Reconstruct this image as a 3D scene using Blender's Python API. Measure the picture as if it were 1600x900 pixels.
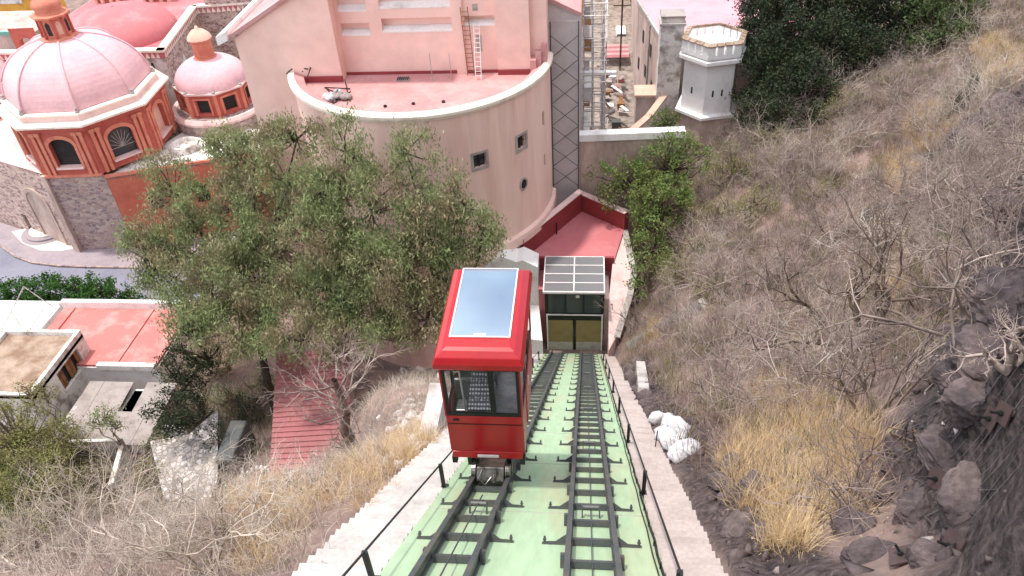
import bpy, math, random
import numpy as np
from mathutils import Vector
random.seed(7); rng = np.random.default_rng(7)
sc = bpy.context.scene
for o in list(bpy.data.objects): bpy.data.objects.remove(o)
col = bpy.context.collection

# ------------------------------------------------------------------ survey of the site
F = 1200.0                                   # focal length in pixels of a 1600 px wide picture
_t = np.array([114, 16, 1200.]); _t /= np.linalg.norm(_t)
_d = np.array([100, 1500, 1200.]); _d /= np.linalg.norm(_d)
_Z = -_d; _Y = _t-(_t@_Z)*_Z; _Y /= np.linalg.norm(_Y); _X = np.cross(_Y, _Z)
M = np.array([_X, _Y, _Z])
EYE = np.array([0, 0, 50.])
TW = M@_t                                    # direction of the railway, downhill
NW = np.cross([1, 0, 0], TW); NW /= np.linalg.norm(NW)
if NW[2] < 0: NW = -NW
def ray(x, y): return M@np.array([x-800, y-450, F])/F
def at_d(x, y, d): return EYE+ray(x, y)*d
def at_z(x, y, z): r = ray(x, y); return EYE+r*(z-EYE[2])/r[2]
def at_Y(x, y, Y): r = ray(x, y); return EYE+r*(Y-EYE[1])/r[1]

# ------------------------------------------------------------------ camera, sky, sun, exposure
cam = bpy.data.cameras.new('camera'); cam_o = bpy.data.objects.new('camera', cam); col.objects.link(cam_o)
cam.sensor_width = 36; cam.lens = 36*F/1600; cam.clip_start = 0.1; cam.clip_end = 3000
R3 = np.column_stack([M@[1, 0, 0], -(M@[0, 1, 0]), -(M@[0, 0, 1])])
mw = np.eye(4); mw[:3, :3] = R3; mw[:3, 3] = EYE
from mathutils import Matrix
cam_o.matrix_world = Matrix(mw.tolist())
sc.camera = cam_o
SUN_EL = math.radians(77); SUN_AZ = math.atan2(-0.98, 0.12)
w = bpy.data.worlds.new('World'); sc.world = w; w.use_nodes = True
nt = w.node_tree; nt.nodes.clear()
sky = nt.nodes.new('ShaderNodeTexSky'); sky.sky_type = 'NISHITA'; sky.sun_disc = False
sky.sun_elevation = SUN_EL; sky.sun_rotation = SUN_AZ; sky.dust_density = 4.0; sky.air_density = 1.0; sky.altitude = 2000
bg = nt.nodes.new('ShaderNodeBackground'); bg.inputs[1].default_value = 0.15
wo = nt.nodes.new('ShaderNodeOutputWorld')
# thin broken cloud over the whole sky
tc = nt.nodes.new('ShaderNodeTexCoord'); mpn = nt.nodes.new('ShaderNodeMapping'); mpn.inputs['Scale'].default_value = (1, 1, 1.8)
cn = nt.nodes.new('ShaderNodeTexNoise'); cn.inputs['Scale'].default_value = 2.2; cn.inputs['Detail'].default_value = 5; cn.inputs['Roughness'].default_value = .6
cr = nt.nodes.new('ShaderNodeMapRange'); cr.inputs[1].default_value = .36; cr.inputs[2].default_value = .74
cm = nt.nodes.new('ShaderNodeMix'); cm.data_type = 'RGBA'; cm.inputs[7].default_value = (12.0, 11.3, 10.4, 1)
nt.links.new(tc.outputs['Generated'], mpn.inputs[0]); nt.links.new(mpn.outputs[0], cn.inputs['Vector']); nt.links.new(cn.outputs[0], cr.inputs[0]); nt.links.new(cr.outputs[0], cm.inputs[0]); nt.links.new(sky.outputs[0], cm.inputs[6])
nt.links.new(cm.outputs[2], bg.inputs[0]); nt.links.new(bg.outputs[0], wo.inputs[0])
sl = bpy.data.lights.new('sun', 'SUN'); sl.energy = 1.95; sl.angle = math.radians(3); sl.color = (1, .94, .85)
so = bpy.data.objects.new('sun', sl); col.objects.link(so)
sdir = Vector((math.sin(SUN_AZ)*math.cos(SUN_EL), math.cos(SUN_AZ)*math.cos(SUN_EL), math.sin(SUN_EL)))
so.rotation_euler = sdir.to_track_quat('Z', 'Y').to_euler(); so.location = (-40, 20, 120)
sc.view_settings.view_transform = 'Standard'; sc.view_settings.look = 'None'
sc.view_settings.exposure = 0.9; sc.view_settings.gamma = 1

# ------------------------------------------------------------------ materials
def lin(r, g, b):
    return tuple(((c/255)/12.92 if c/255 <= .04045 else ((c/255+.055)/1.055)**2.4) for c in (r, g, b))
def mat(name, c, c2=None, scale=1.0, lo=.45, hi=.65, rough=.85, bump=0, bscale=None, metal=0, fine=.12, fscale=None, spec=.3, stretch=None, transl=0, detail=6):
    m = bpy.data.materials.new(name); m.use_nodes = True; n = m.node_tree.nodes; l = m.node_tree.links
    b = n['Principled BSDF']; b.inputs['Roughness'].default_value = rough; b.inputs['Metallic'].default_value = metal
    b.inputs['Specular IOR Level'].default_value = spec
    geo = n.new('ShaderNodeNewGeometry'); pos = geo.outputs['Position']
    if stretch:
        mp = n.new('ShaderNodeMapping'); mp.inputs['Scale'].default_value = stretch
        l.new(pos, mp.inputs[0]); pos = mp.outputs[0]
    def noise(s, d=None):
        d = detail if d is None else min(d, detail)
        t = n.new('ShaderNodeTexNoise'); t.inputs['Scale'].default_value = s; t.inputs['Detail'].default_value = d
        t.inputs['Roughness'].default_value = .62; l.new(pos, t.inputs['Vector']); return t
    def mix(a, bb, fac):
        x = n.new('ShaderNodeMix'); x.data_type = 'RGBA'
        for s, v in ((x.inputs[6], a), (x.inputs[7], bb)):
            if isinstance(v, tuple): s.default_value = (*v, 1)
            else: l.new(v, s)
        l.new(fac, x.inputs[0]); return x.outputs[2]
    def ramp(t, a, bb):
        r = n.new('ShaderNodeMapRange'); r.inputs[1].default_value = a; r.inputs[2].default_value = bb
        l.new(t.outputs[0], r.inputs[0]); return r.outputs[0]
    if c2 is None: c2 = tuple(x*.8 for x in c)
    o = mix(c, c2, ramp(noise(scale), lo, hi))
    if fine:
        fn = noise(fscale or scale*9, 4)
        hs = n.new('ShaderNodeHueSaturation'); l.new(o, hs.inputs['Color'])
        mr = n.new('ShaderNodeMapRange'); mr.inputs[1].default_value = .25; mr.inputs[2].default_value = .75
        mr.inputs[3].default_value = 1-fine*1.6; mr.inputs[4].default_value = 1+fine*1.2
        l.new(fn.outputs[0], mr.inputs[0]); l.new(mr.outputs[0], hs.inputs['Value']); o = hs.outputs[0]
    l.new(o, b.inputs['Base Color'])
    if bump:
        bt = noise(bscale or scale*6, 8); bp = n.new('ShaderNodeBump'); bp.inputs['Strength'].default_value = bump
        bp.inputs['Distance'].default_value = .05
        l.new(bt.outputs[0], bp.inputs['Height']); l.new(bp.outputs[0], b.inputs['Normal'])
    if transl:
        tr = n.new('ShaderNodeBsdfTranslucent'); l.new(o, tr.inputs[0]); ms = n.new('ShaderNodeMixShader'); ms.inputs[0].default_value = transl
        out = n['Material Output']; l.new(b.outputs[0], ms.inputs[1]); l.new(tr.outputs[0], ms.inputs[2]); l.new(ms.outputs[0], out.inputs[0])
    return m
def glass(name, c, rough=.05, alpha=.35, spec=.6):
    m = bpy.data.materials.new(name); m.use_nodes = True; n = m.node_tree.nodes; l = m.node_tree.links
    b = n['Principled BSDF']; b.inputs['Base Color'].default_value = (*c, 1); b.inputs['Roughness'].default_value = rough
    b.inputs['Specular IOR Level'].default_value = spec
    if alpha < 1:
        tr = n.new('ShaderNodeBsdfTransparent'); ms = n.new('ShaderNodeMixShader'); ms.inputs[0].default_value = alpha
        l.new(tr.outputs[0], ms.inputs[1]); l.new(b.outputs[0], ms.inputs[2]); l.new(ms.outputs[0], n['Material Output'].inputs[0])
    return m
MT = {}
MT['pink'] = mat('pink_render', lin(243, 210, 199), lin(232, 194, 184), .25, .4, .7, bump=.1, bscale=14, fine=.05, fscale=.9)
MT['pink_streak'] = mat('pink_render_streaked', lin(243, 210, 199), lin(224, 184, 173), .6, .44, .7, bump=.1, bscale=14, fine=.06, fscale=.9, stretch=(1, 1, .1))
MT['palepink'] = mat('pale_pink_render', lin(228, 200, 196), lin(196, 160, 156), .4, .5, .75, bump=.15, bscale=10, fine=.07)
MT['grey_render'] = mat('grey_primer', lin(204, 198, 200), lin(190, 184, 186), .5, fine=.05, bump=.1, bscale=12)
MT['redroof'] = mat('red_roof_coating', lin(190, 138, 137), lin(204, 168, 166), .35, .42, .75, rough=.7, fine=.07, bump=.08, bscale=8)
MT['redfloor'] = mat('red_terrace_coating', lin(190, 112, 117), lin(194, 124, 128), .3, .45, .7, rough=.65, fine=.05, bump=.05, bscale=8)
MT['redwall'] = mat('dark_red_wall_paint', lin(150, 66, 70), lin(138, 58, 62), .5, rough=.7, fine=.06, bump=.1, bscale=9)
MT['coping'] = mat('cream_coping', lin(240, 228, 214), lin(205, 188, 178), 1.2, .5, .72, fine=.08, bump=.12, bscale=10)
MT['white'] = mat('whitewash', lin(236, 234, 232), lin(196, 192, 188), .7, .5, .78, fine=.06, bump=.15, bscale=8)
MT['purewhite'] = mat('fresh_whitewash', lin(248, 247, 246), lin(228, 226, 224), .7, .5, .8, fine=.05, bump=.15, bscale=8)
MT['oldwhite'] = mat('weathered_whitewash', lin(226, 222, 218), lin(150, 140, 130), .8, .48, .66, fine=.1, bump=.25, bscale=8)
MT['tan'] = mat('stained_render', lin(205, 184, 174), lin(158, 138, 128), .45, .4, .68, fine=.1, bump=.25, bscale=7, stretch=(1, 1, .4))
MT['dome'] = mat('pink_dome_paint', lin(222, 180, 184), lin(204, 164, 172), .3, .42, .7, rough=.6, fine=.07, bump=.12, bscale=6)
MT['lowdome'] = mat('dull_red_dome_paint', lin(190, 112, 116), lin(206, 144, 146), .3, .5, .75, rough=.7, fine=.06)
MT['orange'] = mat('orange_trim_paint', lin(208, 134, 112), lin(192, 110, 94), .6, fine=.08, bump=.1, bscale=9)
MT['terracotta'] = mat('terracotta_wall_paint', lin(184, 98, 86), lin(170, 86, 76), .5, fine=.08, bump=.1, bscale=9)
MT['salmon'] = mat('salmon_panel_paint', lin(222, 184, 166), lin(208, 166, 148), .6, fine=.08)
MT['brownwall'] = mat('orange_brown_wall', lin(186, 108, 88), lin(172, 92, 74), .35, .4, .65, fine=.08, bump=.2, bscale=6)
MT['dark'] = mat('dark_opening', (.018, .017, .018), (.03, .03, .032), 1, rough=.6, fine=.1)
MT['pane'] = glass('dark_window_glass', (.035, .045, .05), .12, 1, .5)
MT['framegrey'] = mat('grey_stone_frame', lin(176, 168, 164), lin(150, 142, 140), 2, fine=.08)
MT['yellow'] = mat('yellow_wall_paint', lin(226, 176, 82), lin(206, 152, 66), .5, fine=.06)
MT['asphalt'] = mat('asphalt', lin(132, 132, 146), lin(120, 120, 134), .2, fine=.06, bump=.1, bscale=12)
MT['paving'] = mat('mauve_paving', lin(158, 146, 152), lin(144, 134, 140), .4, fine=.08, bump=.2, bscale=10)
MT['cream'] = mat('cream_paving', lin(224, 212, 200), lin(206, 194, 184), .8, fine=.06)
MT['green'] = mat('green_slab_paint', lin(158, 182, 150), lin(172, 172, 140), .9, .48, .74, rough=.75, fine=.08, fscale=5, bump=.06, bscale=10, stretch=(1.3, .22, .22))
MT['conc_l'] = mat('pale_concrete', lin(184, 180, 177), lin(160, 155, 152), .9, .45, .7, fine=.09, fscale=12, bump=.25, bscale=9)
MT['conc_r'] = mat('grey_pink_concrete', lin(172, 160, 156), lin(152, 140, 134), .9, .45, .7, fine=.1, fscale=12, bump=.25, bscale=9)
MT['concrete'] = mat('rough_concrete', lin(186, 180, 176), lin(150, 142, 138), .8, fine=.12, bump=.3, bscale=6)
MT['steel'] = mat('dark_rail_steel', lin(84, 88, 90), lin(98, 96, 92), 2, rough=.5, metal=.35, fine=.12, fscale=14, bump=.1, bscale=20)
MT['black'] = mat('black_paint', lin(34, 36, 38), lin(44, 44, 44), 3, rough=.5, fine=.1)
MT['wheel'] = mat('bare_wheel_steel', lin(150, 146, 142), lin(90, 84, 80), 4, rough=.35, metal=.8, fine=.1)
MT['carred'] = mat('glossy_red_paint', lin(168, 15, 28), lin(158, 15, 26), .8, rough=.26, fine=.05, spec=.5)
MT['cardark'] = mat('black_window_frame', lin(22, 24, 26), lin(28, 28, 30), 2, rough=.35, fine=.05)
MT['skyglass'] = mat('tinted_roof_glass', lin(176, 200, 218), lin(170, 194, 214), .5, rough=.06, metal=.85, fine=0)
_gm = MT['skyglass'].node_tree; _tr = _gm.nodes.new('ShaderNodeBsdfTransparent'); _ms = _gm.nodes.new('ShaderNodeMixShader'); _ms.inputs[0].default_value = .6
_gm.links.new(_tr.outputs[0], _ms.inputs[1]); _gm.links.new(_gm.nodes['Principled BSDF'].outputs[0], _ms.inputs[2]); _gm.links.new(_ms.outputs[0], _gm.nodes['Material Output'].inputs[0])
MT['carglass'] = glass('car_window_glass', (.03, .05, .05), .03, .16, .7)
MT['canopyglass'] = glass('canopy_glass', lin(128, 127, 130), .15, .75, .4)
MT['metalwhite'] = mat('white_metal', lin(232, 226, 226), lin(214, 208, 208), 2, rough=.5, fine=.04)
MT['ochre'] = mat('ochre_gate_panel', lin(142, 124, 84), lin(130, 114, 76), 1.5, rough=.6, fine=.06)
MT['tread'] = mat('chequer_plate', lin(150, 150, 156), lin(120, 120, 128), 3, rough=.35, metal=.6, fine=.2, fscale=25)
def chequer():
    m = mat('ribbed_metal', lin(196, 196, 200), lin(178, 178, 184), 3, rough=.4, metal=.2, fine=0); n = m.node_tree.nodes; l = m.node_tree.links
    v = n.new('ShaderNodeTexVoronoi'); v.inputs['Scale'].default_value = 14; v.inputs['Randomness'].default_value = .15; g = n.new('ShaderNodeNewGeometry'); l.new(g.outputs['Position'], v.inputs['Vector'])
    r = n.new('ShaderNodeValToRGB'); r.color_ramp.elements[0].color = (.75, .75, .78, 1); r.color_ramp.elements[1].color = (.12, .12, .13, 1); r.color_ramp.elements[0].position = .25; r.color_ramp.elements[1].position = .5
    l.new(v.outputs['Distance'], r.inputs[0]); l.new(r.outputs[0], n['Principled BSDF'].inputs['Base Color']); return m
MT['ribbed'] = chequer()
MT['corrug'] = mat('red_sheet_roof', lin(164, 104, 106), lin(150, 102, 102), .6, .4, .65, rough=.7, fine=.1, bump=.1)
MT['redflat'] = mat('coral_flat_roof', lin(192, 116, 112), lin(200, 146, 140), .5, .48, .66, rough=.75, fine=.07)
MT['oldroof'] = mat('weathered_brown_roof', lin(166, 146, 130), lin(130, 106, 88), .6, .4, .62, fine=.12, bump=.2)
MT['greysheet'] = mat('grey_sheet_metal', lin(160, 150, 146), lin(138, 128, 124), 1, rough=.6, fine=.08)
MT['wood'] = mat('old_wood', lin(146, 106, 70), lin(104, 74, 50), 2, fine=.15)
MT['rubble'] = mat('pale_rubble', lin(196, 188, 184), lin(140, 128, 124), 2, fine=.15, bump=.3)
MT['rock'] = mat('purple_grey_rock', lin(106, 94, 93), lin(70, 62, 65), .9, .4, .62, rough=.95, fine=.22, fscale=6, bump=1.0, bscale=9)
MT['sack'] = mat('white_woven_sack', lin(206, 204, 206), lin(168, 166, 170), 3, rough=.7, fine=.06, bump=.4, bscale=14)
MT['plate'] = mat('brown_steel_plate', lin(76, 60, 60), lin(64, 52, 52), 3, rough=.7, fine=.12)
MT['wire'] = mat('galvanised_wire', lin(112, 108, 110), lin(92, 88, 90), 3, rough=.6, metal=.3, fine=.05)
MT['scaf'] = mat('scaffold_tube', lin(196, 190, 188), lin(140, 132, 128), 2, rough=.5, metal=.3, fine=.1)
MT['bark'] = mat('grey_bark', lin(128, 112, 102), lin(92, 78, 70), 2.5, fine=.2, fscale=14, bump=.5)
MT['darkbark'] = mat('dark_bark', lin(78, 66, 58), lin(56, 48, 42), 2.5, fine=.2, fscale=14, bump=.5)
MT['twig'] = mat('dry_twigs', lin(176, 160, 152), lin(128, 112, 108), .45, .42, .58, rough=.95, fine=.2, fscale=3, detail=1)
MT['twigpale'] = mat('pale_twigs', lin(206, 194, 182), lin(168, 154, 140), .5, .4, .62, rough=.95, fine=.18, fscale=3, detail=1)
MT['gold'] = mat('golden_grass', lin(224, 201, 162), lin(198, 171, 136), .9, .35, .65, rough=.9, fine=.15, fscale=5, transl=.15, detail=2)
MT['pepper'] = mat('olive_foliage', lin(140, 152, 106), lin(156, 144, 116), .32, .47, .61, rough=.7, fine=.3, fscale=1.4, transl=.3, detail=2)
MT['pepper2'] = mat('green_foliage', lin(98, 124, 66), lin(116, 120, 74), .3, .48, .66, rough=.7, fine=.28, fscale=1.4, transl=.3, detail=2)
MT['fresh'] = mat('fresh_green_foliage', lin(112, 138, 74), lin(126, 134, 82), .6, .4, .6, rough=.65, fine=.25, fscale=2, transl=.35, detail=2)
MT['conifer'] = mat('dark_evergreen_foliage', lin(48, 60, 40), lin(60, 70, 42), .4, .5, .7, rough=.7, fine=.3, fscale=1.5, transl=.15, detail=2)
MT['conifer_pale'] = mat('mid_evergreen_foliage', lin(84, 100, 58), lin(70, 86, 50), .4, .45, .65, rough=.7, fine=.3, fscale=1.5, transl=.15, detail=2)
MT['hedge'] = mat('hedge_foliage', lin(70, 112, 46), lin(54, 90, 40), .6, .4, .65, rough=.6, fine=.3, fscale=2, transl=.25, detail=2)
MT['olivebush'] = mat('dusty_olive_foliage', lin(142, 142, 88), lin(128, 126, 80), .5, .4, .6, rough=.8, fine=.25, fscale=2, transl=.25, detail=2)
MT['twigred'] = mat('reddish_twigs', lin(150, 122, 108), lin(104, 84, 80), .5, .4, .62, rough=.95, fine=.2, fscale=3, detail=1)
MT['cactus'] = mat('cactus_skin', lin(72, 84, 62), lin(60, 70, 52), 2, rough=.7, fine=.15)

# ------------------------------------------------------------------ mesh helpers
OFF = {}
def tag(o, label=None, cat=None, group=None, kind=None):
    if label: o['label'] = label
    if cat: o['category'] = cat
    if group: o['group'] = group
    if kind: o['kind'] = kind
    return o
def link(o, parent=None):
    col.objects.link(o)
    if parent is not None: o.parent = parent; OFF[o.name] = OFF.get(parent.name, np.zeros(3))
    return o
def thing(name, loc, label, cat, group=None):
    o = bpy.data.objects.new(name, None); o.empty_display_size = .3; col.objects.link(o)
    o.location = [float(c) for c in loc]; OFF[o.name] = np.array(loc, float)
    return tag(o, label, cat, group)
def raw(name, verts, faces, m, parent=None, smooth=False):
    me = bpy.data.meshes.new(name)
    v = np.asarray(verts, float)
    if parent is not None and parent.name in OFF: v = v-OFF[parent.name]
    if isinstance(faces, np.ndarray):
        k = faces.shape[1]; nf = len(faces)
        me.vertices.add(len(v)); me.vertices.foreach_set('co', v.ravel())
        me.loops.add(nf*k); me.loops.foreach_set('vertex_index', faces.astype(np.int32).ravel())
        me.polygons.add(nf); me.polygons.foreach_set('loop_start', np.arange(0, nf*k, k, dtype=np.int32))
        me.update(calc_edges=True)
    else:
        me.from_pydata(v.tolist(), [], faces); me.update()
    if m is not None: me.materials.append(MT[m] if isinstance(m, str) else m)
    if smooth: me.polygons.foreach_set('use_smooth', np.ones(len(me.polygons), bool))
    return link(bpy.data.objects.new(name, me), parent)
class MB:
    def __init__(s): s.v = []; s.f = []
    def add(s, v, f):
        k = len(s.v); s.v += [tuple(map(float, p)) for p in v]; s.f += [tuple(i+k for i in q) for q in f]; return s
    def hexa(s, p):   # 8 points: bottom 4 ccw, top 4 ccw
        return s.add(p, [(3, 2, 1, 0), (4, 5, 6, 7), (0, 1, 5, 4), (1, 2, 6, 5), (2, 3, 7, 6), (3, 0, 4, 7)])
    def box(s, x0, x1, y0, y1, z0, z1):
        return s.hexa([(x0, y0, z0), (x1, y0, z0), (x1, y1, z0), (x0, y1, z0), (x0, y0, z1), (x1, y0, z1), (x1, y1, z1), (x0, y1, z1)])
    def beam(s, a, b, w, h, up=(0, 0, 1)):
        a = np.array(a, float); b = np.array(b, float); d = b-a; d /= np.linalg.norm(d)
        sd = np.cross(d, up); 
        if np.linalg.norm(sd) < 1e-4: sd = np.cross(d, (1, 0, 0))
        sd /= np.linalg.norm(sd); u = np.cross(sd, d); sd = sd*w/2; u = u*h/2
        return s.hexa([a-sd-u, a+sd-u, b+sd-u, b-sd-u, a-sd+u, a+sd+u, b+sd+u, b-sd+u])
    def prism(s, pts, z0, z1):
        n = len(pts); z0 = [z0]*n if np.isscalar(z0) else z0; z1 = [z1]*n if np.isscalar(z1) else z1
        v = [(p[0], p[1], z) for p, z in zip(pts, z0)]+[(p[0], p[1], z) for p, z in zip(pts, z1)]
        f = [tuple(range(n-1, -1, -1)), tuple(range(n, 2*n))]+[(i, (i+1) % n, n+(i+1) % n, n+i) for i in range(n)]
        return s.add(v, f)
    def ext(s, pts, vec):
        n = len(pts); pts = [np.array(p, float) for p in pts]; vec = np.array(vec, float)
        v = pts+[p+vec for p in pts]
        return s.add(v, [tuple(range(n-1, -1, -1)), tuple(range(n, 2*n))]+[(i, (i+1) % n, n+(i+1) % n, n+i) for i in range(n)])
    def tube(s, pts, rad, n=6):
        pts = [np.array(p, float) for p in pts]
        if np.isscalar(rad): rad = [rad]*len(pts)
        k = len(s.v); ref = np.array([.3, .2, .93])
        for i, p in enumerate(pts):
            d = pts[min(i+1, len(pts)-1)]-pts[max(i-1, 0)]; d /= np.linalg.norm(d)+1e-9
            a = np.cross(d, ref)
            if np.linalg.norm(a) < .05: a = np.cross(d, (1, 0, 0))
            a /= np.linalg.norm(a); b = np.cross(d, a)
            for j in range(n):
                t = 2*math.pi*j/n; s.v.append(tuple(p+rad[i]*(math.cos(t)*a+math.sin(t)*b)))
        for i in range(len(pts)-1):
            for j in range(n):
                s.f.append((k+i*n+j, k+i*n+(j+1) % n, k+(i+1)*n+(j+1) % n, k+(i+1)*n+j))
        s.f.append(tuple(range(k+n-1, k-1, -1))); s.f.append(tuple(range(k+(len(pts)-1)*n, k+len(pts)*n)))
        return s
    def lathe(s, prof, cx, cy, n=24, a0=0., full=True, a1=None):
        k = len(s.v); m = n if full else n+1; span = 2*math.pi if full else a1-a0
        for r, z in prof:
            for j in range(m):
                t = a0+span*j/n; s.v.append((cx+r*math.cos(t), cy+r*math.sin(t), z))
        for i in range(len(prof)-1):
            for j in range(n):
                s.f.append((k+i*m+j, k+i*m+(j+1) % m, k+(i+1)*m+(j+1) % m, k+(i+1)*m+j))
        return s
    def wall(s, fn, u0, u1, z0, z1, holes=(), depth=.35, step=None):
        """a wall surface fn(u, z, inward) cut on a grid, holes (ua, ub, za, zb) with jambs"""
        us = {u0, u1}; zs = {z0, z1}
        for a, b, c, d in holes: us |= {a, b}; zs |= {max(c, z0), min(d, z1)}
        if step: us |= set(np.linspace(u0, u1, max(2, int(abs(u1-u0)/step)+1)).tolist())
        us = sorted(us); zs = sorted(zs)
        for i in range(len(us)-1):
            for j in range(len(zs)-1):
                mu = (us[i]+us[i+1])/2; mz = (zs[j]+zs[j+1])/2
                if any(a < mu < b and c < mz < d for a, b, c, d in holes): continue
                s.add([fn(us[i], zs[j], 0), fn(us[i+1], zs[j], 0), fn(us[i+1], zs[j+1], 0), fn(us[i], zs[j+1], 0)], [(0, 1, 2, 3)])
        for a, b, c, d in holes:
            P = [(a, c), (b, c), (b, d), (a, d)]
            for q in range(4):
                p0, p1 = P[q], P[(q+1) % 4]
                s.add([fn(*p0, 0), fn(*p1, 0), fn(*p1, depth), fn(*p0, depth)], [(0, 1, 2, 3)])
        return s
    def build(s, name, m, parent=None, smooth=False, bevel=0):
        o = raw(name, s.v, s.f, m, parent, smooth)
        if bevel:
            b = o.modifiers.new('bevel', 'BEVEL'); b.width = bevel; b.segments = 2; b.limit_method = 'ANGLE'
        return o
def flat_wall(p0, p1):
    p0 = np.array(p0[:2], float); p1 = np.array(p1[:2], float); d = p1-p0; L = np.linalg.norm(d); d /= L; nrm = np.array([-d[1], d[0]])
    return (lambda u, z, i: (*(p0+d*u+nrm*i), z)), L      # inward is to the left of p0 -> p1
def copy_tree(o, parent=None):
    c = o.copy(); col.objects.link(c); c.parent = parent
    for ch in list(o.children): copy_tree(ch, c)
    return c

# ------------------------------------------------------------------ terrain
def Zslab(Y): return 44.25-.8247*Y           # plane of the rail tops
RC = [(1150,880,12.9),(1300,880,12.4),(1450,880,11.3),(1590,880,9.6),(1700,880,8.6),
(1080,750,19.3),(1200,750,18.2),(1400,750,15.6),(1590,750,12),(1700,750,10),
(1040,660,28),(1150,650,25.5),(1300,650,21.5),(1450,650,17.5),(1590,650,13),(1700,650,11),
(1005,570,45),(1100,550,38),(1250,550,30.5),(1400,550,25),(1480,550,20.5),(1590,550,14.5),(1700,550,12),
(1000,470,62),(1100,450,51),(1250,450,41),(1400,450,33),(1480,450,27),(1590,450,18.5),
(1050,350,67),(1200,350,54),(1400,350,42),(1590,350,28),
(1110,250,79),(1250,250,64),(1400,250,53),(1590,250,38),
(1200,190,84),(1300,150,77),(1450,150,64),(1590,150,48),
(1300,60,95),(1450,50,85),(1590,50,66),(1700,50,52),(1700,250,30)]
_ex = [(2.6, Y, Zslab(Y)-.6) for Y in (-6,-2,2,6,10,15,20,25,30,35,40,45)]+[(4.2,50,4.8),(4.5,56,5),(5,64,4.5),(6,75,4),(8,95,4),(10,120,4),(60,120,25),(90,90,50),(90,40,75),(70,10,80),(40,-6,75),(20,-6,64),(10,-6,53),(16,2,50),(6,-6,50)]
TP = np.vstack([np.array([at_d(*c) for c in RC]), np.array(_ex)])
_dd = np.linalg.norm(TP[:, None, :2]-TP[None, :, :2], axis=2); _N = len(TP)
_A = np.zeros((_N+3, _N+3)); _A[:_N, :_N] = np.where(_dd > 0, _dd*_dd*np.log(_dd+1e-9), 0)+2*np.eye(_N)
_A[:_N, _N] = 1; _A[:_N, _N+1:] = TP[:, :2]; _A[_N, :_N] = 1; _A[_N+1:, :_N] = TP[:, :2].T
TWT = np.linalg.solve(_A, np.concatenate([TP[:, 2], [0, 0, 0]]))
def t_right(X, Y):
    s = TWT[-3]+TWT[-2]*X+TWT[-1]*Y
    for (px, py), q in zip(TP[:, :2], TWT[:-3]):
        d2 = (X-px)**2+(Y-py)**2; s = s+q*d2*.5*np.log(d2+1e-12)
    return np.clip(s, 3.5, 95)
def t_left(X, Y):
    u = -4.9-X
    ub = np.interp(Y, [-6, 8, 12, 16, 20, 26, 33, 40, 47], [16, 14, 11.5, 6, 3.6, 4.6, 8, 8, 4])
    la = np.interp(Y, [-6, 10, 18, 24, 30, 47], [.3, .32, .5, .4, .15, .1])
    zs = Zslab(np.minimum(Y, 47))-.5-la*np.minimum(u, ub)-1.6*np.maximum(u-ub, 0)
    zl = np.clip(.12*(57-Y), 0, 7)
    zs = np.where(Y > 47, zs-.6*(Y-47), zs)
    return .5*(zs+zl+np.sqrt((zs-zl)**2+1.4))-.1
_G = rng.random((256, 256))
def vnoise(x, y):
    xi = np.floor(x).astype(int); yi = np.floor(y).astype(int); fx = x-xi; fy = y-yi
    fx = fx*fx*(3-2*fx); fy = fy*fy*(3-2*fy); g = lambda a, b: _G[a % 256, b % 256]
    return (g(xi, yi)*(1-fx)+g(xi+1, yi)*fx)*(1-fy)+(g(xi, yi+1)*(1-fx)+g(xi+1, yi+1)*fx)*fy
def fbm(x, y, s): return sum(vnoise(x/s*2**k, y/s*2**k+17*k)/2**k for k in range(4))-0.95
def sstep(x, a, b): t = np.clip((x-a)/(b-a), 0, 1); return t*t*(3-2*t)
OUT = []
def rockmask(X, Y):
    wob = fbm(X+31, Y+7, 3.)*1.6
    k = sstep(X-(.7+.525*Y)+wob*.7, -.5, .8)*(1-sstep(Y, 24, 34))
    k = np.maximum(k, .8*(1-sstep(np.abs(X-3.2)+wob*.3, .5, 1.1))*(1-sstep(Y, 34, 44)))
    for ox, oy, orr in OUT: k = np.maximum(k, 1-sstep(np.hypot(X-ox, Y-oy)+wob*.8, orr*.5, orr))
    return k
def terrain(X, Y):
    X = np.asarray(X, float); Y = np.asarray(Y, float)
    c = np.where(Y < 47.5, Zslab(Y)-.75, np.maximum(4.3-.1*(Y-47.5), 0))
    z = np.where(X > 2.5, t_right(X, Y), np.where(X < -4.9, t_left(X, Y), c))
    rough = np.where(X > 2.5, np.clip((X-2.5)/3, 0, 1), np.where(X < -4.9, np.clip((-4.9-X)/4, 0, 1), 0))
    flat = np.clip((z-1.2)/3, 0, 1)
    k = rockmask(X, Y); rid = np.abs(fbm(X+.4*Y, Y-.7*X, 2.6))*1.1+np.abs(fbm(X+9, Y+5, .9))*.5
    return z+rough*flat*(fbm(X, Y, 5.)*.9+fbm(X+50, Y, 1.7)*.35)+k*(.35-rid)*np.clip((X-2.5)/.8, 0, 1)+2.6*sstep(X-(2.0+.525*Y)+fbm(X+3, Y+40, 1.6)*1.3, -.15, .5)*sstep(Y, 3, 9)*(1-sstep(Y, 22, 30))
_o = [(*hit0, r) for hit0, r in zip([tuple((at_d(px, py, d))[:2]) for px, py, d in ((1575, 150, 47), (1545, 200, 45), (1480, 230, 51), (1380, 330, 44), (1590, 300, 33))], (5, 4, 2.5, 2, 4))]
OUT += _o
def ground(x, y): return float(terrain(x, y))
def hit(px, py, lo=5, hi=140):
    r = ray(px, py); t = np.linspace(lo, hi, 1600); p = EYE+t[:, None]*r
    z = terrain(p[:, 0], p[:, 1]); k = int(np.argmax(p[:, 2] < z)); 
    return p[k], float(t[k])
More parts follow.
